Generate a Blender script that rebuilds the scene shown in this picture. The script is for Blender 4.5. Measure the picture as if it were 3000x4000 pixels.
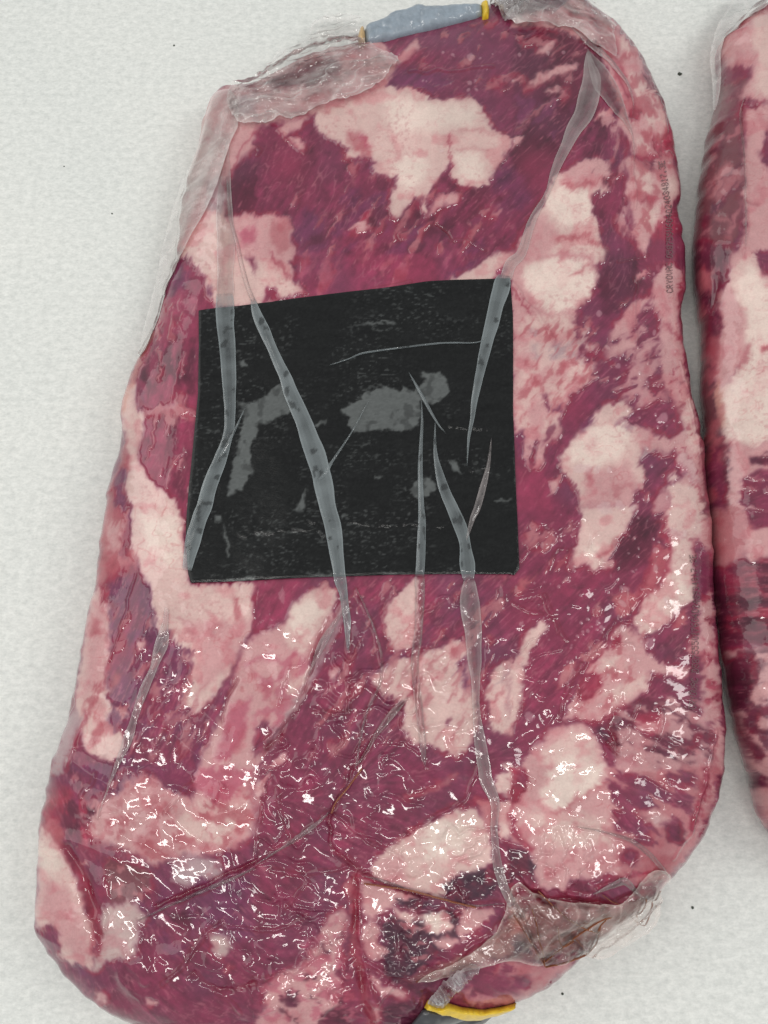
import bpy, math, time
import numpy as np
T0 = time.time()
rad = math.radians
scene = bpy.context.scene
for o in list(bpy.data.objects): bpy.data.objects.remove(o)

# ------------------------------------------------------------------ camera
LENS, SENS, TILT, DIST = 28.0, 36.0, rad(15.0), 0.483
cam_d = bpy.data.cameras.new('camera'); cam = bpy.data.objects.new('camera', cam_d)
scene.collection.objects.link(cam); scene.camera = cam
cam_d.sensor_fit = 'VERTICAL'; cam_d.sensor_height = SENS; cam_d.sensor_width = 27.0; cam_d.lens = LENS
cam_d.clip_start = 0.01; cam_d.clip_end = 50
CAM = np.array([0.0, -DIST*math.sin(TILT), DIST*math.cos(TILT)])
cam.location = CAM; cam.rotation_euler = (TILT, 0, 0)
scene.render.resolution_x = 768; scene.render.resolution_y = 1024

# ------------------------------------------------------------------ world, lamps, exposure
w = bpy.data.worlds.new('World'); scene.world = w; w.use_nodes = True
bg = w.node_tree.nodes['Background']
bg.inputs[0].default_value = (0.93, 0.97, 1.0, 1); bg.inputs[1].default_value = 0.50
def lamp(name, loc, target, sx, sy, power, col, roll=0.0):
    ld = bpy.data.lights.new(name, 'AREA'); ld.shape = 'RECTANGLE'; ld.size = sx; ld.size_y = sy
    ld.energy = power; ld.color = col
    o = bpy.data.objects.new(name, ld); scene.collection.objects.link(o)
    from mathutils import Vector
    o.location = loc
    q = (Vector(target)-Vector(loc)).to_track_quat('-Z', 'Y')
    o.rotation_euler = q.to_euler(); o.rotation_euler.rotate_axis('Z', roll)
    return o
lamp('ceiling_lamp', (-0.52, -0.42, 1.75), (0, 0, 0), 0.62, 0.12, 6.0, (1.0, 0.975, 0.93), rad(25))
lamp('glint_lamp_near', (0.36, -0.78, 1.8), (0, 0, 0), 0.55, 0.10, 4.5, (1.0, 0.975, 0.93), rad(-20))  # added lamp, puts glints on the lower wrinkles
lamp('ceiling_lamp_left', (-1.9, 0.8, 1.85), (0, 0, 0), 2.6, 1.8, 22, (1.0, 0.98, 0.94), rad(50))
lamp('fill_lamp_right', (1.9, 0.0, 2.05), (0, 0, 0), 1.2, 0.35, 15, (1.0, 0.98, 0.95), rad(-70))  # added fill lamp, brightens the dim right side
vs = scene.view_settings
vs.view_transform = 'Standard'; vs.look = 'None'; vs.gamma = 1.0; vs.exposure = 0.0; vs.use_curve_mapping = False
#PAINT-BEGIN
# ------------------------------------------------------------------ noise helpers
_tabs = {}
def _tab(seed):
    if seed not in _tabs: _tabs[seed] = np.random.RandomState(seed).rand(256, 256).astype(np.float32)
    return _tabs[seed]
def vn(x, y, seed=0):
    t = _tab(seed)
    xi = np.floor(x); yi = np.floor(y)
    fx = (x-xi).astype(np.float32); fy = (y-yi).astype(np.float32)
    xi = xi.astype(np.int32) & 255; yi = yi.astype(np.int32) & 255
    x1 = (xi+1) & 255; y1 = (yi+1) & 255
    fx = fx*fx*(3-2*fx); fy = fy*fy*(3-2*fy)
    a = t[yi, xi]; b = t[yi, x1]; c = t[y1, xi]; d = t[y1, x1]
    return (a+(b-a)*fx)*(1-fy)+(c+(d-c)*fx)*fy
def fbm(x, y, seed=0, octv=3):
    s = 0; a = 1; n = 0
    for k in range(octv):
        s = s + a*vn(x*2**k+17.3*k, y*2**k+5.1*k, seed+k); n += a; a *= .5
    return s/n
def sst(a, b, x):
    t = np.clip((x-a)/(b-a), 0, 1); return t*t*(3-2*t)
def lin(c):
    c = np.asarray(c, dtype=np.float32)/255.0
    return np.where(c <= .04045, c/12.92, ((c+.055)/1.055)**2.4)
# photograph coordinates: tile 'CR' pixels -> source pixels
def pts(t, s):
    v = np.array([float(q) for q in s.replace(')(', ' ').replace('(', ' ').replace(')', ' ').replace(',', ' ').split()]).reshape(-1, 2)
    if t[0] == 'S': return v                     # plain source pixels
    return v/1.659+np.array([int(t[0])*1000.0, int(t[1])*1000.0])
# ------------------------------------------------------------------ colours of meat and fat (own colour, as seen in neutral light; side pack B and K include painted gap shade)
PAL = dict(F=(209,175,168), P=(197,147,147), W=(222,199,188), R=(144,45,65), L=(114,46,70), M=(134,52,78),
           D=(80,29,47), V=(106,49,78), K=(62,32,48), G=(187,160,156), O=(196,134,122), H=(178,96,112),
           Q=(180,113,118), B=(118,66,74), T=(168,132,118), N=(170,142,145), X=(150,98,95), E=(170,90,98))
CW, CH, CS = 1000, 1334, 1/3
OUT_MAIN = np.concatenate([
 [(2150,-40),(2040,-10),(1940,25),(1880,42),(1700,95),(1560,130),(1430,182),(1330,200),(1210,230),(1100,290),(1000,340)],
 pts('00','(1500,572)(1450,575)(1400,612)(1365,645)(1330,740)(1307,850)(1290,950)(1240,1090)(1200,1240)(1172,1420)(1160,1600)'),
 pts('01','(1145,60)(1080,230)(1030,420)(960,600)(880,712)(842,820)(803,940)(790,1040)(796,1170)(780,1300)(740,1420)(703,1540)(690,1640)'),
 pts('02','(665,150)(645,330)(628,480)(583,650)(555,800)(535,970)(508,1100)(480,1240)(440,1380)(390,1520)(350,1650)'),
 pts('03','(320,150)(290,300)(268,450)(263,600)(262,750)(246,880)(245,1000)(290,1110)(380,1240)(500,1380)(640,1500)(780,1590)(900,1645)'),
 [(620,4030),(800,4075),(1100,4095),(1400,4085),(1600,4040),(1720,3985),(1830,3958),(1915,3945)],
 pts('23','(0,1518)(100,1480)(220,1420)(310,1350)(375,1285)(440,1210)(520,1130)(620,1060)(740,980)(850,880)(950,780)(1020,700)(1110,600)(1180,500)(1240,400)(1290,260)(1330,120)(1352,0)'),
 pts('22','(1365,1500)(1365,1350)(1350,1200)(1335,1050)(1325,900)(1305,750)(1295,550)(1290,400)(1285,200)(1275,20)'),
 pts('21','(1250,1500)(1235,1300)(1210,1130)(1175,1000)(1145,850)(1120,680)(1092,500)(1090,380)(1112,250)(1115,120)(1110,10)'),
 pts('20','(1105,1600)(1085,1480)(1066,1380)(1094,1260)(1070,1100)(1045,920)(1000,730)(930,560)(860,420)(780,300)(690,190)(610,120)(540,70)(450,0)')])
OUT_SIDE = np.concatenate([
 [(3300,-80),(3120,-30)],
 pts('20','(1659,60)(1500,140)(1420,220)(1345,290)(1330,360)(1350,450)(1340,550)(1320,680)(1290,770)(1260,900)(1240,1050)(1220,1200)(1197,1350)(1187,1500)(1178,1640)'),
 pts('21','(1182,80)(1200,200)(1212,350)(1238,500)(1240,680)(1232,900)(1258,1050)(1250,1200)(1242,1400)(1262,1600)'),
 pts('22','(1280,50)(1292,200)(1297,500)(1335,750)(1382,1000)(1412,1200)(1452,1400)(1520,1640)'),
 pts('23','(1560,100)(1590,250)(1640,370)'),
 [(3040,3300),(3150,3400),(3350,3450),(3650,3350),(3850,3000),(3950,2400),(3950,1500),(3900,800),(3750,250),(3550,-20)]])
PAD = np.concatenate([pts('01','(1290,360)'), pts('11','(30,310)(250,280)(480,250)(800,215)(1100,172)(1300,160)(1500,155)(1645,150)'),
 pts('21','(5,400)(5,1000)(28,1600)'), pts('22','(35,100)(45,370)(12,412)'), pts('12','(1640,405)(1300,405)(850,410)(400,425)(0,445)'),
 pts('02','(1240,462)(1222,400)(1206,200)(1213,20)'), pts('01','(1227,1500)(1262,1150)(1285,900)(1292,600)')])
# each line: tile | colour(edge softness) | polygon       strokes: ~width
OPS = """
20 D6 (0,0)(500,0)(600,300)(560,600)(300,1000)(0,1300)
10 L40 (600,200)(1659,0)(1659,700)(1300,600)(700,560)
10 L30 (0,800)(1659,800)(1659,1659)(0,1659)
10 V10 (880,480)(1000,430)(1280,500)(1270,550)(1100,620)(1000,570)(860,560)
10 P10 (0,830)(100,800)(400,740)(700,640)(850,560)(930,400)(800,250)(600,200)(300,350)(0,520)
10 B14 (80,520)(250,430)(480,380)(560,420)(540,500)(300,570)(120,590)
10 F4 (370,760)(440,700)(600,660)(720,610)(830,560)(1000,580)(1060,590)(1110,650)(1180,650)(1260,635)(1400,630)(1440,680)(1470,740)(1530,790)(1520,840)(1600,880)(1659,890)(1640,960)(1600,1040)(1560,1110)(1510,1160)(1500,1200)(1400,1220)(1330,1200)(1270,1150)(1250,1040)(1180,1170)(1130,1220)(1110,1290)(1020,1290)(980,1340)(930,1420)(880,1430)(875,1350)(880,1280)(910,1210)(920,1150)(840,1150)(760,1120)(720,1080)(790,1050)(720,1010)(640,1040)(570,1030)(570,990)(600,960)(540,930)(480,890)(400,860)(380,800)
10 Q12 (600,850)(680,850)(730,940)(740,1010)(680,1020)(620,960)(590,900)
10 H5 (665,870)(690,865)(730,930)(720,960)(680,910)
10 W25 (800,640)(1100,680)(1400,680)(1450,800)(1200,860)(900,860)
10 W12 (1290,990)(1440,1000)(1470,1100)(1450,1180)(1340,1160)
10 W18 (880,1040)(1100,1000)(1120,1120)(1000,1250)(930,1200)
10 R5 ~12 (1250,880)(1252,960)(1265,1040)(1262,1120)
10 Q8 ~10 (1290,850)(1420,850)(1560,880)
10 Q8 ~8 (1300,960)(1400,965)(1500,990)
10 F3 (1070,1310)(1110,1320)(1110,1390)(1070,1380)
10 P5 (1150,1310)(1220,1250)(1320,1260)(1300,1320)(1210,1330)(1110,1400)
10 P6 (130,850)(200,780)(340,760)(300,820)(220,850)(160,900)
10 P5 (190,900)(260,880)(310,940)(300,1000)(250,950)
10 P5 (60,1270)(120,1280)(130,1350)(90,1350)
10 P4 (205,1280)(240,1220)(270,1290)(240,1330)
10 R6 (570,1500)(640,1440)(760,1340)(800,1480)(700,1510)(600,1560)
10 P4 (600,1490)(660,1440)(720,1440)(760,1480)(700,1500)(640,1490)
10 P4 (400,1640)(430,1560)(540,1400)(500,1500)
10 P6 (860,400)(1050,260)(1060,320)(930,430)
10 P3 (1370,1450)(1400,1445)(1390,1470)
10 V16 (1540,1330)(1659,1250)(1659,1380)(1560,1500)
10 V18 (1560,1100)(1659,1080)(1659,1230)(1520,1260)
10 M10 (800,1600)(1100,1500)(1300,1600)(1200,1659)(900,1659)
10 M14 (340,1659)(500,1480)(700,1550)(800,1659)
10 V16 (640,1050)(760,1040)(740,1100)(600,1120)
10 V14 (240,1500)(380,1360)(400,1480)(260,1600)
20 P5 (160,350)(230,280)(290,250)(260,330)(190,370)
20 P4 (110,540)(200,480)(330,430)(430,420)(400,470)(250,510)(150,560)
20 P3 (210,590)(280,560)(320,580)(270,600)
20 P3 (0,520)(80,490)(60,530)(0,545)
20 P3 (300,600)(370,570)(350,610)
20 P3 (0,240)(90,235)(50,265)
20 V20 (0,1100)(80,1150)(120,1300)(60,1350)(0,1350)
20 P4 (0,900)(60,880)(40,940)(0,960)
20 V5 (230,860)(300,820)(260,900)
20 P5 (400,0)(460,0)(700,200)(600,330)(460,250)(320,200)(240,190)(0,170)(0,100)(300,60)
20 P6 (520,60)(610,120)(690,210)(800,320)(870,450)(940,590)(990,730)(1040,900)(1060,1080)(1085,1250)(1050,1330)(1000,1430)(900,1550)(850,1659)(800,1600)(790,1450)(760,1350)(720,1290)(700,1200)(740,1100)(760,1020)(800,1000)(740,900)(690,800)(700,700)(640,560)(600,430)(560,300)
20 F8 (840,490)(920,560)(960,660)(900,690)(830,650)(780,600)(740,520)(760,450)
20 F6 (670,230)(760,290)(830,400)(760,370)(700,320)
20 F8 (880,700)(980,720)(1010,830)(960,870)(900,860)(860,780)
20 F6 (800,1120)(870,1110)(920,1170)(900,1270)(840,1250)(800,1180)
20 F6 (800,900)(880,930)(900,990)(830,980)
20 F8 (960,1180)(1050,1150)(1060,1290)(980,1330)(930,1250)
20 F8 (880,1330)(960,1350)(930,1440)(870,1480)(850,1400)
20 R10 ~26 (520,120)(580,260)(640,400)(700,520)(750,640)
20 R10 ~20 (620,260)(690,400)(760,560)(780,680)
20 R8 (780,680)(850,740)(800,790)(740,760)
20 R9 (900,900)(1040,860)(1040,980)(960,1000)(920,960)
20 R9 ~40 (1000,620)(1050,900)(1065,1010)
20 R7 (790,1010)(1040,1000)(900,1060)(820,1060)
20 R7 (880,1270)(960,1300)(900,1330)(820,1300)
20 R9 (990,1430)(1060,1360)(1095,1480)(1010,1560)(900,1550)(930,1470)
20 D5 (860,1050)(930,1040)(920,1110)(850,1080)
20 D6 (840,470)(870,480)(960,620)(990,700)(930,620)(880,540)
20 L10 (520,640)(640,760)(700,860)(740,1000)(760,1250)(780,1400)(800,1659)(600,1659)(560,1560)(520,1400)(520,1280)(640,1200)(640,1080)(560,1020)(430,1040)(330,1130)(270,1160)(430,830)
20 R6 ~14 (270,1160)(430,880)(540,700)(600,590)
20 P4 (520,770)(570,720)(650,700)(640,740)(560,790)
20 P3 ~14 (770,1080)(770,1200)(790,1300)
20 P5 (740,1200)(770,1150)(790,1290)(740,1290)
20 P3 (760,1490)(810,1470)(830,1520)(780,1530)
20 F5 (340,1110)(430,1050)(520,1030)(600,1040)(640,1090)(620,1130)(680,1170)(640,1200)(630,1250)(570,1270)(520,1260)(520,1300)(510,1400)(540,1440)(570,1490)(550,1530)(610,1600)(600,1700)(0,1700)(40,1560)(130,1430)(200,1330)(240,1210)(270,1150)
20 P10 (340,1110)(430,1050)(520,1030)(600,1040)(640,1090)(620,1130)(680,1170)(640,1200)(630,1250)(500,1220)(350,1200)
20 W9 (240,1240)(330,1220)(500,1260)(510,1400)(470,1470)(350,1470)(250,1400)(210,1330)
20 E6 ~22 (340,1210)(420,1215)(500,1190)(640,1160)
20 E6 ~26 (260,1570)(330,1540)(430,1540)(600,1580)
20 P10 (0,1659)(40,1560)(130,1430)(200,1400)(300,1500)(260,1620)(150,1659)
20 R4 ~14 (0,1600)(60,1480)(180,1290)(230,1200)
00 P14 (1450,560)(1659,540)(1659,960)(1560,1040)(1500,1130)(1440,1180)(1470,1390)(1659,1390)(1659,1659)(1000,1659)(1130,1370)(1150,1200)(1250,950)(1270,800)(1330,640)(1420,580)
00 G16 (1320,760)(1480,860)(1360,1100)(1280,1300)(1200,1500)(1100,1659)(1000,1659)(1150,1200)
00 N14 (1480,650)(1659,600)(1659,730)(1540,750)
00 N8 (1340,1180)(1440,1110)(1465,1300)(1430,1400)(1330,1340)
00 B6 ~14 (1340,1180)(1350,1260)(1330,1310)
00 F14 (1220,1450)(1400,1400)(1480,1420)(1530,1659)(1180,1659)
00 D5 (1659,1040)(1560,1060)(1500,1140)(1470,1200)(1465,1390)(1659,1380)
10 L5 (0,860)(120,820)(180,900)(240,1000)(260,1250)(200,1390)(0,1385)
00 R5 ~14 (1450,1180)(1470,1320)(1480,1430)
00 R4 ~8 (1659,860)(1560,960)(1500,1130)
01 M6 (1150,40)(1240,60)(1320,110)(1330,280)(1410,300)(1400,360)(1290,360)(1290,700)(1280,1000)(1240,1250)(1225,1659)(1170,1659)(1130,1570)(1070,1530)(960,1440)(900,1320)(930,1150)(950,1000)(900,980)(890,830)(960,650)(1040,400)(1100,280)
01 V10 (1160,40)(1230,150)(1180,220)(1100,280)(1120,160)
01 F8 (1220,-20)(1400,-20)(1580,-20)(1659,150)(1659,330)(1410,330)(1400,300)(1340,270)(1320,120)(1250,60)
01 V9 (1350,180)(1390,200)(1370,270)(1340,240)
01 M5 (1220,160)(1260,150)(1320,200)(1330,300)(1400,310)(1400,350)(1300,360)(1200,260)
01 P6 ~26 (950,1000)(1060,985)(1110,970)(1180,990)(1280,1020)
01 E10 ~40 (950,1030)(1110,1010)(1260,1060)
01 F7 (830,820)(890,830)(900,980)(940,1010)(930,1120)(890,1250)(900,1330)(960,1430)(1070,1530)(1130,1580)(1170,1700)(870,1700)(810,1480)(830,1250)(780,1100)(780,950)
01 O10 ~40 (980,500)(900,700)(830,850)(790,1000)
01 D4 (910,740)(940,730)(930,800)(900,800)
01 V8 (880,850)(920,860)(940,990)(905,990)
01 E10 (830,1200)(830,1380)(800,1500)(820,1700)(670,1700)(690,1540)(740,1400)(790,1250)
01 V7 (770,1380)(830,1400)(800,1520)(825,1700)(750,1650)(740,1500)
01 P3 ~13 (1200,1240)(1120,1370)(1080,1500)
01 P3 ~9 (1180,680)(1140,800)(1110,950)(1100,1100)(1060,1180)
01 P3 ~8 (1200,640)(1190,780)
01 P3 ~9 (1160,440)(1195,500)
01 P3 ~10 (1170,260)(1165,350)
11 M12 (250,-20)(1440,-20)(1300,100)(1230,170)(800,240)(480,280)(100,330)(330,230)(330,100)
11 F6 (-10,-30)(100,-30)(220,60)(240,170)(330,240)(100,300)(30,330)(-10,320)
10 P8 (0,1400)(100,1390)(220,1410)(240,1500)(240,1700)(0,1700)
10 Q10 (100,1450)(210,1430)(230,1600)(150,1640)(90,1580)
00 P10 (1500,1420)(1600,1390)(1659,1390)(1659,1659)(1530,1659)
00 H8 (1540,1500)(1659,1480)(1659,1560)(1580,1600)
11 M4 (60,220)(130,215)(145,280)(45,300)
11 R6 ~18 (90,0)(170,70)(215,150)
11 F5 (1280,130)(1400,90)(1480,40)(1560,-10)(1659,-20)(1659,170)(1200,180)
11 V7 (1220,130)(1330,80)(1440,20)(1400,80)(1280,140)
11 M3 (1560,100)(1620,60)(1600,160)(1540,170)
21 P6 (-10,-20)(520,-20)(560,120)(520,260)(430,350)(420,450)(390,520)(430,620)(480,700)(560,780)(450,850)(370,930)(330,1050)(300,1180)(250,1250)(220,1320)(160,1400)(100,1390)(40,1300)(20,1150)(-10,1000)
21 W12 (90,60)(250,20)(480,30)(550,120)(520,250)(400,350)(250,370)(140,280)(80,160)
21 F16 (100,400)(300,380)(400,440)(380,520)(200,540)(80,500)
21 N12 (140,560)(300,560)(420,640)(300,680)(160,640)
21 N6 (180,600)(400,640)(300,660)
21 E5 ~14 (380,130)(500,60)
21 R5 ~18 (0,220)(60,300)(120,380)
21 L5 (600,-20)(1050,-20)(1000,40)(900,110)(900,200)(880,300)(930,350)(940,430)(930,520)(960,600)(960,700)(900,800)(840,790)(790,770)(760,730)(680,690)(560,680)(500,700)(530,780)(480,700)(400,660)(560,530)(420,430)(430,350)(520,260)(560,150)
21 D12 (600,-20)(800,0)(850,200)(700,340)(600,380)(560,200)
21 P4 (650,590)(760,540)(820,580)(760,610)(680,630)
21 P4 (740,330)(800,290)(900,260)(860,330)(780,420)(700,440)
21 P4 (810,110)(900,90)(860,140)(800,170)
21 P6 (1040,40)(1110,120)(1110,250)(1080,400)(1100,550)(1140,800)(1180,1000)(1230,1300)(1260,1659)(1000,1659)(1080,1480)(1130,1400)(1060,1290)(1000,1200)(1100,1130)(1100,1000)(1000,900)(960,800)(980,700)(960,600)(940,500)(950,400)(900,250)(920,150)
21 F14 (1060,850)(1150,900)(1200,1150)(1220,1300)(1150,1240)(1100,1100)
21 R9 ~34 (1100,120)(1095,250)(1080,330)
21 R7 ~18 (980,450)(1050,500)(1090,560)
21 R7 ~16 (880,90)(960,60)(1060,10)
21 L5 (310,1180)(300,1100)(340,1000)(380,920)(450,850)(540,830)(590,880)(700,870)(800,840)(880,850)(900,960)(830,960)(760,940)(640,950)(550,990)(460,1050)(410,1160)(380,1230)(330,1260)
21 L3 (540,800)(610,790)(620,820)(560,830)
21 L3 (570,850)(630,850)(620,880)(580,885)
21 L3 (790,990)(900,980)(900,1030)(840,1050)(790,1030)
21 L3 (700,1060)(800,1100)(790,1120)(710,1090)
21 L3 (800,1070)(890,1080)(890,1110)(840,1110)
21 L3 (930,1000)(1010,980)(1060,1050)(990,1130)(920,1120)(960,1060)
21 L3 (1060,1140)(1120,1100)(1100,1140)
21 L3 (500,730)(600,710)(640,740)(540,770)
21 L3 (890,880)(950,890)(980,910)(930,920)
21 D3 (1085,820)(1110,825)(1095,830)
21 L5 (300,1180)(330,1260)(310,1380)(390,1460)(450,1560)(440,1659)(30,1659)(30,1300)(60,1280)(110,1400)(160,1400)(230,1300)(260,1200)
21 M10 (30,1380)(110,1400)(180,1390)(260,1500)(250,1659)(30,1659)
21 P3 (230,1470)(290,1430)(330,1400)(300,1500)(240,1550)
21 P3 (120,1340)(200,1290)(180,1370)(140,1380)
21 L4 (190,900)(230,890)(260,1000)(230,1000)
21 V4 (20,1150)(80,1120)(70,1300)(30,1320)
21 V4 (230,1010)(330,960)(330,1010)(250,1020)
21 L3 (100,1300)(160,1200)(170,1240)(120,1400)
21 L3 (205,1250)(260,1180)(250,1290)(210,1310)
21 F7 (410,1170)(500,1060)(600,970)(720,940)(790,1000)(700,1060)(820,1130)(1000,1180)(1060,1290)(960,1290)(830,1280)(820,1340)(850,1400)(860,1500)(780,1520)(750,1700)(450,1700)(440,1560)(390,1460)(320,1380)(310,1290)(350,1240)
21 V10 (440,1080)(520,1030)(540,1080)(450,1150)
21 V10 (690,1080)(760,1110)(760,1150)(680,1110)
21 W12 (400,1190)(560,1110)(740,1100)(770,1200)(700,1300)(500,1390)(380,1320)
21 P14 (480,1420)(760,1330)(820,1480)(740,1700)(460,1700)
21 P10 (800,1100)(1000,1180)(1060,1290)(960,1290)(830,1280)
21 L4 (960,1310)(1040,1270)(1060,1300)(1000,1360)
21 L4 (850,1370)(900,1400)(960,1400)(950,1480)(870,1490)
21 N6 (820,1290)(880,1250)(900,1280)(830,1310)
21 L5 (790,1520)(940,1520)(1030,1490)(1010,1700)(750,1700)
21 F5 (980,1420)(1050,1380)(1080,1440)(1020,1480)
21 R5 ~12 (1080,1290)(1130,1400)(1190,1500)(1210,1600)
02 E8 (660,-20)(840,-20)(800,250)(860,380)(740,420)(700,480)(630,460)(630,300)(650,100)
02 V5 ~26 (845,-20)(825,150)(805,260)
02 P10 (700,60)(790,80)(780,250)(700,240)
02 V7 (700,470)(740,430)(870,400)(900,360)(960,450)(1000,640)(1040,820)(1100,780)(1180,880)(1250,920)(1230,1080)(1180,1190)(1250,1300)(1400,1250)(1490,1180)(1460,1350)(1400,1500)(1320,1700)(740,1700)(800,1540)(860,1430)(720,1430)(680,1330)(720,1250)(690,1150)(740,1000)(710,880)(720,750)(690,600)
02 L10 ~50 (900,380)(860,600)(800,750)(740,960)
02 L10 ~44 (1100,950)(1040,1060)(980,1200)(900,1370)
02 L14 (900,1480)(1100,1380)(1240,1500)(1150,1659)(900,1659)
02 L10 (1240,1300)(1420,1240)(1440,1380)(1280,1420)
02 P4 (880,860)(930,820)(950,870)(900,920)
02 P4 ~10 (1040,1300)(960,1380)(900,1500)
02 P5 (750,1270)(790,1250)(830,1300)(790,1340)
02 E10 (740,1050)(790,1020)(760,1130)(700,1200)
02 F6 (850,-20)(1170,-20)(1200,100)(1200,300)(1230,470)(1659,450)(1640,600)(1630,750)(1560,880)(1500,950)(1500,1060)(1400,1170)(1340,1250)(1290,1310)(1240,1290)(1200,1230)(1180,1180)(1230,1080)(1250,920)(1150,870)(1080,760)(1030,800)(1000,620)(960,450)(900,350)(850,200)
02 P4 (1210,940)(1245,940)(1230,990)(1200,970)
02 W24 (900,30)(1160,30)(1190,250)(1180,380)(1080,350)(950,250)
02 E7 (820,240)(880,250)(890,370)(830,340)
02 E6 ~24 (1120,780)(1100,830)(1070,850)
02 E7 ~40 (1530,560)(1555,700)(1520,830)
02 P14 (1160,700)(1300,900)(1280,1200)(1380,1100)(1500,1000)(1560,880)(1640,700)(1400,700)
02 D3 ~7 (1238,1120)(1215,1180)
02 F6 (630,460)(690,500)(710,700)(710,900)(690,1080)(700,1200)(740,1260)(690,1320)(710,1430)(800,1450)(800,1560)(740,1620)(640,1600)(560,1540)(520,1400)(490,1250)(520,1000)(550,780)(575,620)
02 P24 (600,560)(700,600)(700,900)(660,1150)(540,1180)(560,780)
02 R8 (650,470)(700,520)(690,620)(640,560)
02 E14 (590,680)(640,700)(650,800)(590,800)
02 R6 ~16 (670,1150)(690,1060)(720,960)
02 F12 (540,1230)(720,1250)(680,1350)(720,1430)(800,1460)(780,1570)(700,1600)(600,1540)(560,1430)
02 N6 (490,1250)(530,1350)(480,1540)(430,1700)(320,1700)(420,1400)
02 R4 ~18 (560,1300)(500,1450)(430,1650)
02 L6 (500,1540)(620,1590)(700,1700)(440,1700)
02 H12 (1659,820)(1540,960)(1490,1180)(1500,1350)(1400,1500)(1320,1700)(1659,1700)
02 P9 (1659,960)(1560,1060)(1520,1200)(1590,1300)(1659,1250)
02 P8 (1400,1520)(1500,1420)(1600,1500)(1500,1659)(1380,1659)
02 R5 ~20 (1480,1180)(1490,1350)(1659,1450)
12 M12 (-20,430)(250,440)(400,430)(350,520)(230,590)(170,690)(60,760)(-20,800)
12 H12 (0,820)(100,790)(200,850)(330,900)(370,960)(320,1100)(280,1250)(200,1350)(100,1500)(-20,1600)(-20,830)
12 P9 (20,860)(120,860)(130,960)(0,1060)(0,900)
12 P9 (0,1100)(130,1050)(160,1200)(90,1400)(0,1450)
12 R6 (160,860)(240,900)(220,980)(180,930)
12 R4 ~14 (310,940)(240,1000)(170,1080)(150,1300)
S P10 (1008,2473)(1103,2441)(1260,2347)(1308,2410)(1197,2599)(1103,2756)(1040,2945)(945,3040)(788,3103)(756,3040)(851,2819)(914,2662)(945,2536)
S H10 (900,2760)(980,2720)(960,2860)(900,2960)(840,2980)
S H8 ~26 (960,2600)(1040,2560)(1130,2600)
12 F6 (360,500)(450,470)(530,520)(510,620)(430,720)(390,800)(340,880)(300,920)(230,870)(160,800)(200,680)(250,600)
12 W16 (260,600)(400,560)(440,650)(330,780)(240,800)(190,740)
12 F6 (180,1130)(350,1000)(350,1150)(270,1270)(200,1350)(150,1330)
12 E6 ~16 (400,450)(480,490)(560,520)
12 E8 ~26 (600,560)(480,740)(380,880)(360,950)
12 N10 ~46 (590,600)(470,860)(340,1100)(200,1340)(90,1520)
12 D6 ~16 (360,1130)(260,1290)(130,1430)(60,1540)
12 L8 (0,1400)(60,1340)(110,1420)(30,1560)(-20,1580)
12 P4 (470,1040)(530,1000)(540,1040)(490,1080)
12 V12 ~60 (1330,640)(1150,780)(1000,900)(740,1040)
12 V10 (690,1080)(780,1010)(860,1000)(780,1140)(700,1110)
12 F5 (920,520)(1040,420)(1060,560)(1050,760)(1000,880)(900,900)(850,820)(820,700)(850,600)
12 F6 (740,1080)(820,1030)(920,960)(1100,920)(1300,830)(1380,870)(1400,1050)(1430,1250)(1450,1400)(1380,1520)(1300,1590)(1230,1570)(1140,1520)(1080,1500)(980,1480)(940,1380)(970,1230)(870,1200)(790,1150)
12 V8 (1320,960)(1370,940)(1370,1060)(1300,1040)
12 V16 (1340,1060)(1400,1080)(1400,1160)(1340,1140)
12 E6 (1270,880)(1310,880)(1310,930)(1260,940)
12 L5 (1230,1340)(1250,1340)(1250,1380)(1215,1370)
12 F6 (1480,1180)(1520,1050)(1660,940)(1660,1450)(1580,1440)(1520,1420)(1500,1250)
12 N5 ~14 (1650,1040)(1600,1100)(1510,1130)
12 E8 ~30 (1070,420)(1060,700)(1045,900)(1020,1100)(1080,1400)
12 M9 (1090,450)(1320,470)(1330,560)(1200,620)(1090,700)
12 R5 ~12 (1100,660)(1200,580)(1300,540)
12 E7 ~20 (1480,450)(1600,430)(1659,430)
12 P5 (130,1590)(200,1550)(210,1600)(100,1680)(60,1680)
12 R8 ~26 (1040,1090)(1000,1190)
12 D8 ~24 (700,1290)(560,1290)(400,1300)
22 L40 (0,0)(700,0)(700,1300)(0,1300)
22 F5 (460,-20)(790,-20)(740,120)(660,250)(560,380)(410,340)(410,200)(440,100)
22 W14 (470,230)(560,200)(570,300)(480,320)
22 P5 (580,260)(650,310)(650,370)(580,380)
22 E6 ~24 (560,290)(640,230)(690,170)
22 D7 (800,0)(960,50)(900,250)(860,340)(640,400)(660,270)(750,130)
22 P6 (970,60)(1200,-20)(1270,-20)(1285,200)(1270,260)(1190,170)(1160,400)(1200,500)(1080,620)(1040,720)(930,790)(840,810)(770,720)(820,640)(830,580)(960,470)(1000,380)(1030,250)(960,150)
22 R10 (990,30)(1130,70)(1160,200)(1060,200)(960,180)
22 F12 (1000,400)(1160,380)(1160,560)(1060,640)(990,760)(870,780)(830,680)(850,590)(980,480)
21 F6 (1010,1500)(1080,1460)(1160,1500)(1230,1600)(1240,1720)(1010,1720)
22 F7 (1000,-20)(1200,-20)(1215,120)(1150,200)(1180,300)(1160,560)(1060,640)(960,790)(830,800)(800,700)(850,590)(990,470)(1040,380)(1050,230)(1000,120)
22 R9 ~26 (965,60)(1030,240)(1005,380)(930,480)(840,570)(790,660)
22 W14 (1060,420)(1150,420)(1140,560)(1050,560)
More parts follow.
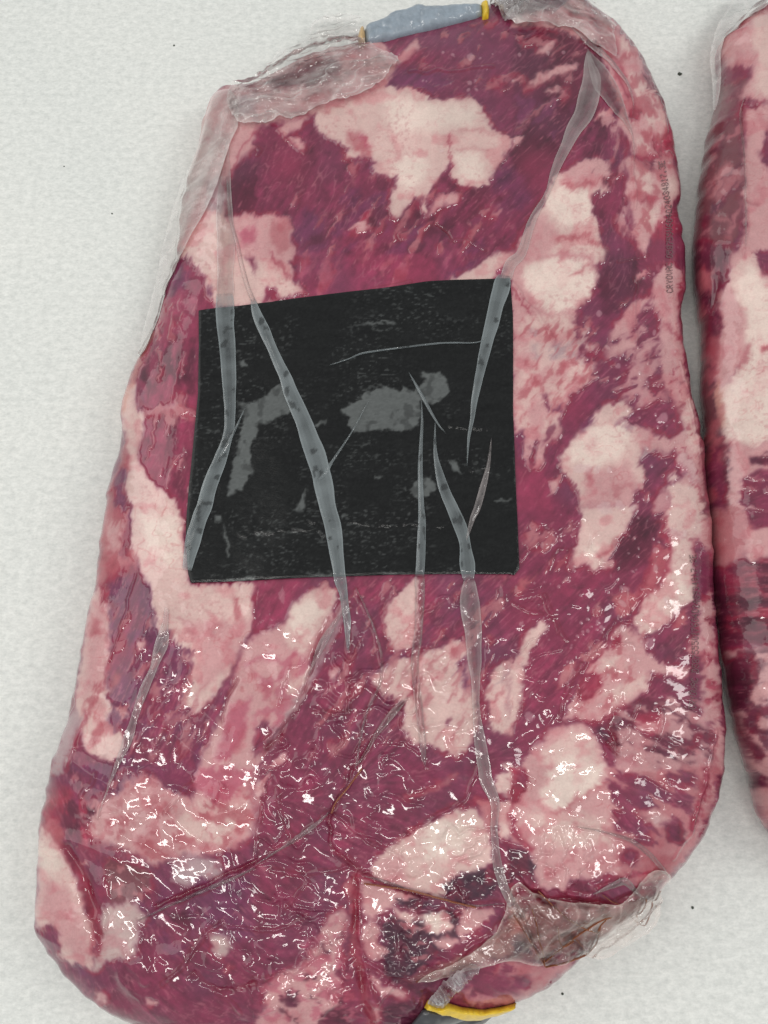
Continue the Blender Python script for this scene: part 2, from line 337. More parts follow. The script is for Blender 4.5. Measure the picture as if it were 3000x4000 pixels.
22 E8 (930,200)(1030,260)(1000,380)(940,480)(860,560)(800,540)(860,440)(880,300)
22 R6 ~10 (1180,170)(1170,300)(1210,370)
22 P6 (1180,600)(1290,500)(1310,800)(1340,1100)(1360,1350)(1230,1330)(1230,1200)(1220,900)(1200,700)
22 L8 (1130,620)(1190,560)(1210,700)(1200,900)(1180,1100)(1100,1090)(1000,990)(880,920)(870,820)(1000,730)
22 E7 (1080,640)(1140,620)(1150,720)(1060,760)
22 P4 (1140,830)(1230,800)(1260,830)(1240,930)(1170,940)(1130,890)
22 P6 (640,760)(740,740)(840,820)(880,930)(1000,980)(1140,1020)(1120,1080)(1000,1070)(890,1040)(880,1130)(780,1220)(680,1270)(570,1370)(400,1340)(320,1360)(380,1250)(430,1100)(480,980)(560,930)(620,870)
22 F9 (560,950)(700,930)(760,1020)(680,1060)(580,1020)
22 F9 (600,1170)(720,1120)(860,1040)(880,1110)(760,1200)(650,1240)
22 R9 (430,1050)(550,1040)(600,1100)(520,1200)(430,1230)
22 R6 (620,840)(700,790)(710,860)(640,880)
22 R6 ~22 (400,1340)(560,1370)(680,1290)(720,1240)
22 R6 ~24 (440,1090)(480,980)(600,880)
22 E7 (640,560)(740,480)(830,560)(780,660)(690,700)
22 D9 (700,1260)(850,1200)(1000,1220)(1180,1280)(1240,1350)(1290,1400)(1280,1700)(900,1700)(660,1560)(640,1350)
22 R7 (800,1300)(960,1290)(970,1420)(880,1450)(790,1400)
22 P5 (790,1380)(920,1340)(930,1400)(870,1420)(810,1400)
22 P4 (1000,1290)(1080,1330)(1060,1350)(980,1330)
22 P4 (1000,1180)(1110,1240)(1080,1260)(1000,1220)
22 P5 (1240,1230)(1340,1280)(1350,1370)(1240,1340)
22 P4 ~18 (900,1570)(1000,1600)(1140,1650)
22 P4 ~26 (680,1530)(790,1530)(860,1640)
22 P4 ~14 (1040,1480)(1160,1540)(1240,1600)
22 P4 ~12 (800,1490)(900,1500)
22 P7 (1300,1380)(1370,1350)(1370,1700)(1270,1700)(1290,1500)
22 R5 ~14 (1290,1390)(1310,1500)(1300,1659)
22 F5 (-10,960)(60,1010)(60,1200)(30,1370)(-10,1390)
22 F4 (20,980)(50,880)(140,740)(200,700)(240,740)(220,780)(150,860)(110,920)(90,1010)(40,1000)
22 Q4 (330,1000)(390,960)(400,1050)(330,1120)(290,1160)
22 Q4 (420,960)(560,830)(600,860)(480,970)
22 P4 (330,430)(380,410)(370,460)
22 E7 (-10,520)(60,440)(150,420)(100,500)(30,545)
22 Q4 (540,600)(575,590)(570,680)(520,680)
22 P9 (0,1700)(130,1540)(260,1400)(440,1360)(530,1420)(580,1520)(620,1700)
22 F12 (200,1540)(400,1400)(520,1440)(560,1600)(560,1700)(160,1700)
22 W20 (290,1600)(400,1560)(500,1600)(480,1700)(280,1700)
22 K6 (540,1380)(600,1390)(640,1500)(560,1440)
03 V10 (430,-20)(760,-20)(1290,-20)(1240,120)(1080,290)(960,330)(850,300)(700,260)(560,230)(440,180)
03 L10 (430,20)(620,20)(640,240)(470,200)
03 Q14 (800,100)(1000,60)(1060,150)(960,330)(820,280)
03 R9 (360,60)(480,150)(440,280)(380,300)(280,420)(290,200)
03 P12 (560,380)(660,290)(860,330)(960,340)(1060,330)(1100,280)(1300,150)(1420,110)(1659,20)(1659,430)(1540,520)(1300,560)(1100,580)(1000,640)(900,560)(700,480)(620,480)
S P10 (346,3134)(600,3060)(760,3120)(960,3010)(1040,2980)(1030,3240)(900,3300)(700,3340)(500,3300)(380,3260)
03 F12 (1250,250)(1450,160)(1600,200)(1640,400)(1400,480)(1200,470)(1150,380)
03 H9 (1300,0)(1500,-20)(1640,30)(1560,120)(1400,260)(1330,160)(1240,130)
03 R6 ~26 (1450,110)(1420,200)(1370,260)
03 D6 (400,210)(640,240)(600,340)(540,400)(450,420)(390,330)
03 F7 (270,380)(330,420)(400,500)(470,640)(530,800)(560,950)(640,1020)(660,1060)(620,1200)(600,1320)(530,1270)(400,1240)(400,1130)(340,990)(280,1060)(225,960)(250,760)(245,450)
03 W14 (260,480)(370,520)(420,620)(350,700)(270,640)
03 P24 (280,740)(430,760)(560,1000)(600,1200)(540,1260)(400,1100)(330,960)(260,900)
03 E8 (290,400)(300,300)(400,330)(430,440)(400,500)(330,440)
03 L5 (330,985)(400,1060)(400,1200)(340,1180)(280,1090)
03 R9 ~64 (430,520)(540,700)(600,900)(640,1060)(625,1180)
03 D9 ~22 (560,640)(590,800)(610,900)
03 P6 (500,480)(580,450)(565,640)(510,620)
03 B12 (680,560)(960,640)(1000,720)(900,860)(700,870)(690,700)
03 N16 (1100,580)(1300,570)(1430,600)(1440,700)(1200,760)(1060,700)
03 L9 (1030,640)(1150,600)(1120,700)(1060,830)(1000,760)
03 G9 (680,890)(860,860)(960,960)(900,1100)(920,1180)(860,1230)(700,1240)(650,1320)(600,1320)(660,1100)
03 D12 (1100,930)(1300,920)(1320,1060)(1230,1100)
03 V20 (1250,720)(1659,700)(1659,1100)(1380,1080)(1300,900)
03 L30 (900,1000)(1350,1080)(1659,1200)(1659,1659)(500,1659)(600,1340)(900,1280)
03 G12 (1370,1070)(1480,1060)(1500,1150)(1430,1250)(1380,1160)
03 P4 (960,1480)(1030,1500)(1040,1540)(960,1540)
03 P6 (610,1430)(680,1440)(690,1500)(640,1520)
03 Q6 (1440,1320)(1500,1270)(1500,1330)
03 V6 (480,1260)(560,1280)(600,1360)(500,1340)
13 L40 (0,0)(1000,0)(700,600)(400,1200)(0,1300)
13 P5 (-10,120)(60,60)(90,40)(60,160)(0,240)
13 P9 (680,720)(960,800)(1040,850)(930,870)(820,960)(760,1000)(690,920)
13 F6 (770,600)(860,510)(1000,400)(1150,340)(1280,270)(1400,260)(1480,330)(1520,440)(1520,600)(1420,680)(1330,680)(1230,760)(1210,860)(1000,790)(800,710)(740,680)
13 W16 (1100,380)(1290,300)(1400,400)(1300,560)(1100,600)
13 P16 (780,600)(940,560)(1000,760)(800,700)
13 F5 (1550,60)(1659,-20)(1659,180)(1560,150)
13 F5 (1560,230)(1659,200)(1659,420)(1580,480)
12 F5 (1600,1659)(1590,1640)(1659,1620)(1659,1659)
13 Q7 (1400,200)(1550,200)(1560,330)(1520,440)(1460,300)
13 Q6 ~30 (960,190)(1150,130)(1300,40)
13 R5 ~20 (900,470)(1100,320)(1270,240)(1400,210)
13 K5 (1220,760)(1340,690)(1500,650)(1600,640)(1700,700)(1560,780)(1500,850)(1300,860)(1220,830)
13 R4 (1480,680)(1530,690)(1510,730)
13 K6 (830,1000)(900,950)(1000,1000)(1040,950)(1300,900)(1310,1080)(1300,1130)(1150,1230)(1050,1320)(900,1400)(830,1330)(840,1100)
13 K6 (920,850)(1030,850)(1200,900)(1040,930)(930,890)
13 W4 (1075,950)(1240,930)(1280,1020)(1270,1060)(1130,1070)(1080,1020)
13 F5 (890,900)(1010,950)(1015,1030)(940,980)
13 P5 (1320,890)(1560,920)(1480,1000)(1330,1110)(1295,1030)(1330,960)
13 P5 (1150,1100)(1290,1090)(1330,1130)(1200,1180)
13 P5 (690,1040)(740,990)(810,1030)(790,1120)(840,1160)(830,1230)(740,1240)(700,1180)
13 Q4 (565,760)(600,720)(630,740)(620,830)(580,820)
13 P10 (440,980)(560,900)(600,1000)(560,1200)(520,1300)(560,1500)(520,1700)(0,1700)(60,1500)(100,1350)(300,1260)(400,1140)
13 D6 (170,1490)(280,1450)(260,1540)(200,1530)
13 D7 (560,1520)(650,1560)(620,1700)(400,1700)(440,1600)
13 P5 (730,1330)(800,1350)(800,1400)(870,1420)(1000,1450)(960,1500)(840,1470)(770,1430)
13 P5 (770,1500)(820,1560)(800,1640)(770,1600)
13 D8 (830,1560)(1000,1500)(1080,1540)(1000,1659)(840,1659)
13 D9 (900,1400)(1150,1300)(1200,1380)(1060,1480)(960,1440)
13 E10 ~60 (640,700)(640,1000)(640,1200)(690,1400)(760,1659)
13 R5 ~20 (660,660)(660,900)(680,1200)
13 R5 ~20 (570,1000)(560,1250)(620,1450)
13 R6 ~20 (690,700)(1000,810)
13 X10 (1700,930)(1400,1180)(1000,1370)(1150,1370)(1450,1260)(1700,1180)
13 L8 (1430,1270)(1700,1200)(1700,1560)(1450,1590)(1230,1500)(1300,1420)(1400,1330)
13 Q5 (1480,1340)(1600,1250)(1700,1240)(1700,1330)(1560,1360)
13 Q4 (1300,1450)(1400,1420)(1500,1480)(1659,1480)(1659,1530)(1400,1550)
13 G3 ~10 (1530,1340)(1600,1320)
23 Q10 (600,0)(1340,-20)(1290,260)(1180,500)(1020,700)(800,760)(640,700)
23 P9 (-10,0)(200,-20)(620,-20)(610,130)(660,250)(640,300)(660,400)(700,500)(640,560)(700,640)(620,700)(380,720)(350,800)(150,780)(130,560)(60,500)(-10,480)
23 W16 (290,-20)(600,-20)(560,120)(420,220)(300,280)(180,250)(200,120)(240,0)
23 F20 (100,280)(400,300)(600,320)(640,480)(400,520)(200,480)
23 E8 ~26 (600,100)(500,160)(380,250)(280,300)
23 R10 (0,0)(60,0)(100,60)(60,200)(0,260)
23 R8 ~40 (0,300)(30,440)(120,520)
23 L5 (610,70)(680,90)(750,160)(900,200)(950,250)(860,280)(760,240)(640,180)
23 L5 (660,280)(740,270)(860,350)(880,440)(760,420)(680,400)
23 L5 (690,550)(760,520)(830,560)(790,640)(700,600)
23 L5 (670,20)(860,50)(960,120)(1100,200)(1150,260)(1060,250)(900,170)(760,110)
23 L5 (980,20)(1090,60)(1120,120)(1000,70)
23 L4 (820,440)(880,480)(850,510)
23 D5 (1000,370)(1100,370)(1120,440)(1080,490)(1000,480)
23 P10 (880,260)(1000,300)(1040,360)(960,420)(880,380)
23 R9 ~40 (1260,0)(1240,120)(1210,260)(1170,400)
23 P6 ~24 (1310,60)(1260,260)(1190,440)
23 E12 (830,640)(1000,560)(1080,580)(1000,720)(860,760)
23 K5 (-30,510)(100,540)(150,620)(130,720)(60,700)(-30,640)
23 D6 (390,740)(500,740)(480,800)(400,790)
23 X16 (-20,760)(150,860)(600,880)(900,800)(800,1000)(400,1200)(-20,1260)
23 O16 (0,900)(100,960)(100,1060)(0,1080)
23 K14 (0,1100)(120,1130)(100,1200)(0,1200)
23 R8 ~40 (80,780)(200,850)(400,865)(640,880)(830,810)
23 R6 ~30 (560,770)(700,700)(860,680)
23 R6 ~36 (-10,760)(60,840)(100,920)
23 Q9 (-20,1240)(200,1270)(430,1200)(320,1370)(100,1490)(-20,1540)
23 L7 (-10,1350)(120,1340)(130,1420)(0,1440)
20 B12 (1330,560)(1500,500)(1540,560)(1490,650)(1470,800)(1500,1000)(1500,1300)(1480,1500)(1400,1700)(1150,1700)(1200,1050)(1280,700)
20 P9 (1480,120)(1700,20)(1700,700)(1480,640)(1560,450)(1400,420)(1320,330)(1330,280)
20 F12 (1570,120)(1700,60)(1700,660)(1560,600)(1600,400)(1540,280)
20 Q8 ~30 (1370,400)(1450,420)(1560,400)
20 E8 (1400,160)(1470,150)(1520,180)(1460,230)
20 P5 (1510,690)(1700,690)(1700,1700)(1440,1700)(1510,1480)(1500,1300)(1505,900)
20 R8 ~20 (1500,700)(1480,760)(1520,700)(1600,680)
20 E8 ~24 (1490,700)(1500,780)(1490,840)
20 L6 (1640,840)(1700,830)(1700,1160)(1640,1100)(1600,1000)(1630,920)
20 Q8 (1240,1200)(1400,1050)(1490,1180)(1400,1280)(1260,1300)
20 D10 ~30 (1240,1450)(1350,1310)(1470,1200)
20 D10 (1180,1560)(1400,1590)(1380,1700)(1150,1700)
20 Q8 ~30 (1300,1400)(1420,1440)(1400,1560)
21 D8 (1150,-20)(1410,-20)(1370,150)(1330,300)(1320,500)(1230,480)(1190,200)
21 E12 (1210,60)(1320,80)(1290,240)(1210,200)
21 B8 (1190,260)(1320,420)(1330,560)(1300,700)(1310,900)(1330,1130)(1400,1250)(1410,1500)(1420,1700)(1230,1700)(1220,1200)(1220,700)
21 D8 ~30 (1300,300)(1290,480)(1250,620)
21 D8 ~24 (1400,1250)(1400,1659)
21 L9 (1250,1240)(1380,1240)(1390,1659)(1250,1659)
21 P6 (1420,-20)(1700,-20)(1700,200)(1400,200)
21 P6 (1340,250)(1420,150)(1520,380)(1510,650)(1400,820)(1320,870)(1310,700)(1350,450)
21 F7 (1400,100)(1560,-20)(1620,140)(1700,220)(1700,1200)(1530,1250)(1390,1210)(1330,1130)(1310,860)(1400,820)(1500,690)(1510,400)(1410,200)
21 W16 (1440,180)(1560,60)(1700,260)(1700,1190)(1540,1210)(1410,1170)(1360,1090)(1360,930)(1430,830)(1520,690)(1525,400)
21 O12 ~40 (1330,850)(1340,1000)(1350,1100)
21 L5 (1560,-20)(1700,-20)(1700,150)(1620,120)
21 Q7 (1500,600)(1540,560)(1520,700)(1460,740)
21 E3 (1600,600)(1630,590)(1659,560)(1659,610)(1620,625)
21 K12 ~34 (1345,110)(1310,330)(1295,480)(1250,640)
21 K8 ~16 (1290,700)(1312,1000)(1380,1260)(1400,1650)
21 P8 (1400,1200)(1530,1240)(1700,1200)(1700,1700)(1400,1700)(1400,1450)
21 D5 (1540,1310)(1659,1280)(1700,1350)(1560,1360)
21 L5 (1500,1430)(1600,1390)(1700,1400)(1700,1700)(1500,1700)(1480,1560)
22 Q16 (1270,-20)(1520,-20)(1560,200)(1500,300)(1400,380)(1330,360)(1270,200)
22 L6 (1500,-20)(1700,-20)(1700,120)(1600,110)
22 P7 (1500,100)(1700,110)(1700,300)(1520,330)
22 D12 (1330,420)(1420,360)(1480,300)(1560,340)(1700,270)(1700,880)(1560,850)(1400,850)(1330,620)(1300,500)
22 E5 ~14 (1480,420)(1600,400)(1700,420)
22 E5 ~12 (1400,540)(1520,550)(1700,530)
22 E5 ~12 (1420,640)(1560,640)(1700,620)
22 E5 ~12 (1420,740)(1540,780)(1700,760)
22 E5 ~10 (1440,480)(1600,490)(1700,480)
22 N6 ~30 (1400,980)(1500,920)(1600,880)
22 P9 (1390,900)(1700,860)(1700,1700)(1530,1700)(1420,1200)(1380,1000)
22 D9 (1390,960)(1560,920)(1560,1100)(1520,1300)(1440,1300)(1400,1150)
23 P9 (1500,-20)(1700,-20)(1700,500)(1600,300)
23 D6 (1520,-20)(1640,60)(1655,130)(1560,130)
"""
# mottling: tile | base colours by noise | scale , angle, stretch, threshold | polygon
MOT = """
20 E 34 70 1.3 .58 (600,150)(800,320)(1000,730)(1080,1100)(1085,1250)(900,1550)(820,1659)(760,1350)(740,1100)(690,800)(600,430)
20 D 20 -60 3 .60 (520,640)(640,760)(760,1250)(600,1659)(520,1280)(430,900)
20 P 26 -55 3 .62 (640,600)(760,900)(780,1659)(640,1659)(640,1200)(560,800)
21 P 22 -35 3.0 .50 (660,430)(960,300)(1000,960)(800,1000)(560,800)
21 F 24 -50 2.6 .50 (20,400)(560,400)(560,800)(370,930)(300,1150)(20,1150)
21 N 22 8 3.2 .54 (80,480)(420,480)(480,700)(150,700)
21 E 16 -60 3 .62 (20,400)(560,400)(560,800)(370,930)(300,1150)(20,1150)
21 P 26 -35 2.6 .60 (700,280)(960,230)(960,720)(820,820)(620,720)(640,520)
21 R 22 20 1 .69 (940,400)(1090,430)(1160,900)(1230,1400)(1150,1500)(1000,1250)(980,800)
21 L 34 -60 2.6 .63 (30,850)(300,850)(330,1200)(160,1400)(30,1350)
21 L 24 -60 2.0 .54 (820,1260)(1060,1260)(1040,1500)(850,1500)
21 P 24 -70 3.0 .60 (760,1520)(1030,1490)(1010,1700)(750,1700)
21 Q 30 0 1.2 .61 (460,1350)(820,1330)(760,1659)(460,1659)
22 L 26 -60 2.0 .62 (800,-20)(960,-20)(960,260)(880,400)(760,500)
22 E 30 -50 1.4 .67 (400,760)(880,780)(880,1200)(560,1370)(330,1330)
22 R 22 -60 1.6 .63 (1180,500)(1300,500)(1360,1350)(1230,1340)(1200,800)
22 P 26 25 3.2 .50 (640,1250)(1290,1200)(1290,1700)(660,1700)
22 Q 26 -60 3.5 .63 (30,50)(420,0)(420,400)(100,420)
22 M 34 -60 3 .60 (0,400)(700,380)(600,900)(300,1300)(60,1300)
23 L 30 25 3.0 .60 (620,0)(1200,0)(1180,350)(1000,520)(700,640)(650,250)
23 L 26 -20 1.6 .55 (1400,1000)(0,1240)(200,1270)(430,1200)(100,1490)(0,1540)
23 Q 34 -60 3 .68 (200,350)(620,400)(640,700)(200,760)
13 L 24 -30 1.4 .52 (1430,1270)(1700,1200)(1700,1560)(1450,1590)(1230,1500)
13 D 30 0 1.0 .67 (0,1350)(400,1140)(560,900)(600,1659)(0,1659)
13 H 26 20 1.0 .60 (0,1400)(560,900)(700,1659)(0,1659)
13 Q 26 0 1.4 .66 (830,900)(1300,880)(1280,1300)(900,1400)
13 M 40 -55 2.5 .58 (0,0)(900,0)(700,500)(400,1200)(0,1250)
12 Q 16 -60 5 .67 (560,430)(1659,430)(1659,1500)(900,1500)(300,1659)
12 M 34 -55 3 .58 (560,430)(1659,430)(1659,1000)(900,1300)(300,1659)
12 H 30 -60 1.6 .55 (-10,820)(360,940)(200,1350)(-10,1600)
02 E 34 -70 2 .60 (560,470)(800,1450)(560,1540)(520,1200)
02 Q 16 -60 5 .66 (700,430)(1250,920)(1450,1300)(1320,1659)(760,1659)
03 Q 20 -60 3 .60 (420,20)(1100,20)(1000,330)(560,240)
02 M 40 -70 3 .58 (700,430)(1250,920)(1450,1300)(1320,1659)(760,1659)
03 E 26 10 1.6 .60 (560,340)(1659,100)(1659,500)(1000,640)(640,520)
03 R 34 -80 2.0 .60 (290,60)(640,200)(680,600)(660,1300)(560,900)(430,450)
03 V 36 -60 1.8 .56 (680,560)(1659,500)(1659,1100)(900,1280)
03 Q 24 10 1.0 .64 (660,560)(1000,640)(1000,900)(680,900)
11 H 30 -60 4 .60 (250,-20)(1440,-20)(800,240)(300,280)
10 Q 22 -58 5 .66 (0,850)(560,950)(900,1200)(1659,1250)(1500,1659)(240,1659)(240,1000)
10 D 40 -50 2.5 .60 (0,850)(1659,1250)(1659,1659)(240,1659)(240,1000)
10 V 40 -40 2.5 .62 (240,1200)(1659,1250)(1659,1659)(240,1659)
10 Q 22 -35 2.5 .64 (1000,230)(1659,80)(1659,620)(1100,600)
20 V 50 -40 2 .58 (0,600)(440,600)(300,1000)(0,1250)
20 Q 20 -35 2.5 .68 (0,160)(480,300)(440,700)(0,900)
01 D 40 -80 3 .62 (900,380)(1290,380)(1240,1659)(900,1300)
01 Q 16 -78 5 .68 (900,250)(1290,300)(1240,1659)(900,1300)
20 D 26 -50 3.0 .56 (1330,560)(1500,500)(1500,1600)(1180,1659)
20 Q 26 -50 3.0 .62 (1330,560)(1500,500)(1500,1600)(1180,1659)
21 E 34 -60 2.0 .56 (1190,200)(1330,400)(1420,1659)(1230,1659)
22 D 34 35 1.6 .50 (1390,900)(1700,860)(1700,1700)(1530,1700)
22 R 24 0 3.0 .55 (1330,320)(1700,300)(1700,880)(1400,850)
21 P 22 15 3.0 .64 (1480,1400)(1700,1380)(1700,1659)(1480,1659)
"""
WRK = """
12 1.3 46 0 1.0 (560,520)(860,560)(850,900)(1000,1400)(900,1659)(0,1659)(300,1250)(560,800)
12 .95 56 -30 1.6 (1080,440)(1659,430)(1659,1500)(1000,1500)(900,1000)
12 .35 60 -60 2 (0,460)(500,460)(330,900)(0,1500)
02 .45 60 -60 4.5 (700,450)(1230,480)(1659,700)(1659,1659)(760,1659)(900,1100)
13 1.35 44 10 2.6 (0,0)(1200,0)(1000,400)(700,560)(500,900)(400,1150)(0,1300)
13 1.2 34 -20 1.3 (700,560)(1000,380)(1500,300)(1500,700)(1300,1100)(1100,1350)(800,1350)(660,900)
13 1.2 36 -20 1.4 (0,1330)(600,900)(640,1659)(0,1659)
13 1.0 36 20 1.3 (640,1250)(1000,1350)(1200,1450)(1000,1659)(660,1659)
03 .9 44 60 2.2 (880,820)(1659,600)(1659,1659)(900,1500)(640,1280)(900,1100)
03 .5 50 -40 2 (1050,250)(1659,0)(1659,620)(1100,620)
03 .35 40 0 1.2 (620,250)(1100,350)(1000,640)(900,880)(660,880)
03 .35 40 0 1.2 (400,40)(640,40)(620,420)(400,300)
22 1.0 44 -15 2.6 (40,0)(460,0)(700,400)(560,900)(300,1400)(0,1500)
22 .8 36 -60 1.6 (640,30)(960,30)(900,600)(760,1300)(560,1300)(640,700)
22 .7 50 25 2.2 (640,1250)(1300,1250)(1290,1659)(660,1659)
23 1.0 26 -70 2.0 (130,330)(700,360)(900,500)(1000,680)(600,800)(150,800)
23 .35 44 25 2.2 (640,0)(1250,0)(1100,420)(700,350)
23 .8 44 20 1.6 (-20,850)(900,780)(600,1100)(200,1280)(-20,1280)
20 .3 40 -40 2.5 (1330,250)(1600,200)(1560,560)(1330,560)
"""
# creases / ridges in the film: tile | height mm (neg = groove) | width | polyline
CRE = """
13 -1.6 9 (640,0)(500,260)(470,360)(490,480)(560,570)(660,650)
13 1.4 6 (620,0)(560,130)(490,280)
13 1.3 6 (0,620)(130,540)(270,440)(400,350)(480,280)
13 1.2 5 (500,290)(600,360)(690,430)(850,530)(950,590)
13 1.6 7 (600,590)(670,660)(690,690)(1000,790)(1250,860)(1400,885)(1600,880)
13 -1.8 14 (640,700)(640,1000)(630,1200)(690,1450)(760,1659)
13 1.3 6 (665,660)(660,900)(690,1250)(760,1500)(800,1659)
13 1.2 6 (0,1370)(150,1330)(330,1270)(420,1170)(470,1120)
13 1.0 5 (0,1040)(100,1045)(200,1030)(330,950)
13 1.1 6 (690,1250)(850,1340)(1000,1370)(1200,1300)(1500,1080)(1659,960)
13 1.0 5 (200,900)(280,800)(350,740)
13 1.0 5 (100,660)(300,690)(500,660)(600,640)
13 -1.0 9 (700,680)(900,760)(1100,830)
13 1.0 5 (60,100)(40,250)(20,400)(0,560)
13 1.0 5 (130,140)(170,300)(240,440)
13 1.2 5 (1440,0)(1350,200)(1150,320)(950,450)(850,540)
12 1.2 5 (650,500)(740,700)(800,900)(820,1000)(800,1120)(740,1250)(690,1400)(650,1659)
12 1.2 5 (570,520)(600,800)(600,1050)(590,1280)
12 1.3 6 (980,1210)(900,1280)(780,1440)(700,1600)(650,1659)
12 -1.2 8 (960,1240)(850,1360)(740,1500)(660,1640)
12 1.2 5 (1060,1050)(1040,1200)(1090,1450)(1100,1659)
12 1.0 5 (600,590)(500,760)(400,960)(260,1290)(130,1440)
12 -1.4 10 (480,700)(380,900)(330,1130)(230,1330)(60,1540)
12 1.1 4 (310,960)(240,1010)(170,1100)(150,1250)
12 .9 4 (380,1300)(600,1300)
12 .9 4 (800,1500)(950,1490)(1050,1560)
12 1.0 5 (0,1540)(60,1480)(180,1350)
22 1.1 4 (0,590)(100,650)(200,670)
22 1.0 4 (20,340)(120,250)(200,170)(240,110)
22 1.0 4 (180,540)(240,660)(300,780)
22 1.0 5 (210,540)(280,700)(360,830)
22 1.0 4 (350,250)(300,240)(240,370)
22 1.2 5 (660,700)(600,830)(480,950)(400,1060)(330,1200)(300,1340)
22 1.3 5 (820,1240)(770,1340)(750,1440)(690,1500)(670,1570)
22 1.1 5 (960,1260)(980,1360)(950,1450)(910,1540)
22 -1.6 16 (660,1300)(640,1400)(680,1560)(620,1500)
22 1.0 4 (1140,1020)(1200,1000)
22 1.2 5 (1310,1420)(1290,1550)(1270,1659)
23 1.3 5 (1270,0)(1230,150)(1190,300)(1165,430)(1110,480)(1040,600)
23 1.3 6 (400,370)(560,400)(760,460)(880,550)(960,640)(1020,700)
23 -2.2 16 (80,780)(200,855)(400,865)(640,890)(820,800)
23 1.4 7 (380,830)(520,820)(640,750)(740,720)(800,760)(850,840)
23 1.2 5 (850,560)(800,620)(750,700)
23 1.2 7 (0,630)(150,780)(350,960)(540,1060)
23 1.3 7 (0,880)(80,1060)(210,1270)
23 1.1 5 (120,900)(170,1100)(180,1210)
02 1.0 4 (880,400)(830,600)(760,820)(720,960)
02 1.2 6 (560,1300)(500,1450)(430,1650)
02 -1.0 9 (1540,1080)(1480,1200)(1440,1360)
03 1.2 5 (760,-30)(700,150)(640,320)
03 1.0 5 (620,40)(560,130)(540,200)
03 1.6 6 (900,980)(1100,880)(1300,800)(1500,700)(1659,630)
03 -1.4 8 (1000,900)(1200,810)(1450,700)(1659,600)
03 1.2 6 (1050,1400)(1200,1250)(1360,1060)(1450,990)
03 -1.5 12 (1250,1330)(1400,1440)(1500,1450)(1659,1400)
03 1.1 5 (1270,1330)(1400,1450)(1560,1590)
03 1.0 5 (1430,1000)(1500,1030)(1659,1040)
03 -2.0 22 (430,520)(540,700)(600,900)(640,1080)
03 1.6 8 (660,900)(690,960)(680,1060)
03 1.5 7 (1250,100)(1150,200)(1080,290)
11 .5 5 (1659,0)(1600,40)
11 .8 4 (770,210)(900,190)(1000,170)
10 .9 4 (1000,470)(1200,460)(1400,440)(1540,420)
10 .9 4 (1260,1550)(1330,1550)(1420,1580)(1480,1620)
10 -.8 6 (1160,1450)(1230,1500)(1280,1560)
10 1.4 6 (0,960)(20,980)(0,1000)
20 1.0 4 (740,780)(780,900)(790,1100)(790,1350)
20 1.2 6 (380,190)(600,370)(700,480)(760,600)(780,750)
20 -1.0 8 (180,1300)(80,1450)(0,1600)
21 .9 5 (0,180)(100,300)(200,440)(280,540)
21 .8 4 (700,40)(780,20)(870,-10)
21 .9 4 (1090,700)(1150,900)(1200,1150)(1240,1400)
21 .8 4 (805,150)(800,400)(810,600)
21 1.0 5 (1500,0)(1505,-300)
21 -1.6 12 (1340,130)(1300,400)(1250,600)
20 1.3 5 (1505,720)(1500,900)(1510,1300)(1510,1600)
20 1.0 5 (1480,680)(1560,670)(1659,700)
20 -1.2 9 (1510,1290)(1580,1330)
"""
def sdf(poly, X, Y, closed=True):
    """signed distance (positive inside) and index arrays, vectorised over segments"""
    X = X.ravel().astype(np.float32); Y = Y.ravel().astype(np.float32)
    n = len(poly); best = np.full(X.shape, 1e12, np.float32)
    ins = np.zeros(X.shape, bool)
    for i in range(n if closed else n-1):
        ax, ay = poly[i]; bx, by = poly[(i+1) % n]
        dx, dy = bx-ax, by-ay; L2 = dx*dx+dy*dy+1e-9
        t = np.clip(((X-ax)*dx+(Y-ay)*dy)/L2, 0, 1)
        d = (X-ax-t*dx)**2+(Y-ay-t*dy)**2
        np.minimum(best, d, out=best)
        if closed:
            c = ((ay > Y) != (by > Y))
            if dy != 0: ins ^= c & (X < (bx-ax)*(Y-ay)/dy+ax)
    d = np.sqrt(best)
    return np.where(ins, d, -d) if closed else -d
def area(p): return abs(np.sum(p[:, 0]*np.roll(p[:, 1], -1)-np.roll(p[:, 0], -1)*p[:, 1]))/2
yy, xx = np.mgrid[0:CH, 0:CW]; PX = (xx+.5)/CS; PY = (yy+.5)/CS
canvas = np.zeros((CH, CW, 3), np.float32); canvas[:] = PAL['L']
pid = np.zeros((CH, CW), np.int32); patches = []
def region(p, m):
    x0 = max(0, int((p[:, 0].min()-m)*CS)); x1 = min(CW, int((p[:, 0].max()+m)*CS)+2)
    y0 = max(0, int((p[:, 1].min()-m)*CS)); y1 = min(CH, int((p[:, 1].max()+m)*CS)+2)
    return slice(y0, y1), slice(x0, x1)
for ln in OPS.strip().split('\n'):
    f = ln.split(); t = f[0]; k = f[1][0]; soft = float(f[1][1:])+2.5
    wd = None
    if f[2][0] == '~': wd = float(f[2][1:])/1.659/2; f = f[:2]+f[3:]
    p = pts(t, ''.join(f[2:]))
    sl = region(p, soft+(wd or 0)+8)
    if sl[0].start >= sl[0].stop or sl[1].start >= sl[1].stop: continue
    A, B = PX[sl], PY[sl]
    if wd is None: d = sdf(p, A, B)
    else: d = sdf(p, A, B, False)+wd
    d = d.reshape(A.shape)
    a = sst(-soft, soft, d)
    if wd is not None: a = a*.8
    canvas[sl] = canvas[sl]*(1-a[..., None])+np.array(PAL[k], np.float32)*a[..., None]
    if wd is None:
        if k in 'FP' and area(p) > 12000 and soft < 20:
            patches.append(k); pid[sl][d > 0] = len(patches)
        elif k in 'LMDVKRB': pid[sl][d > 0] = 0
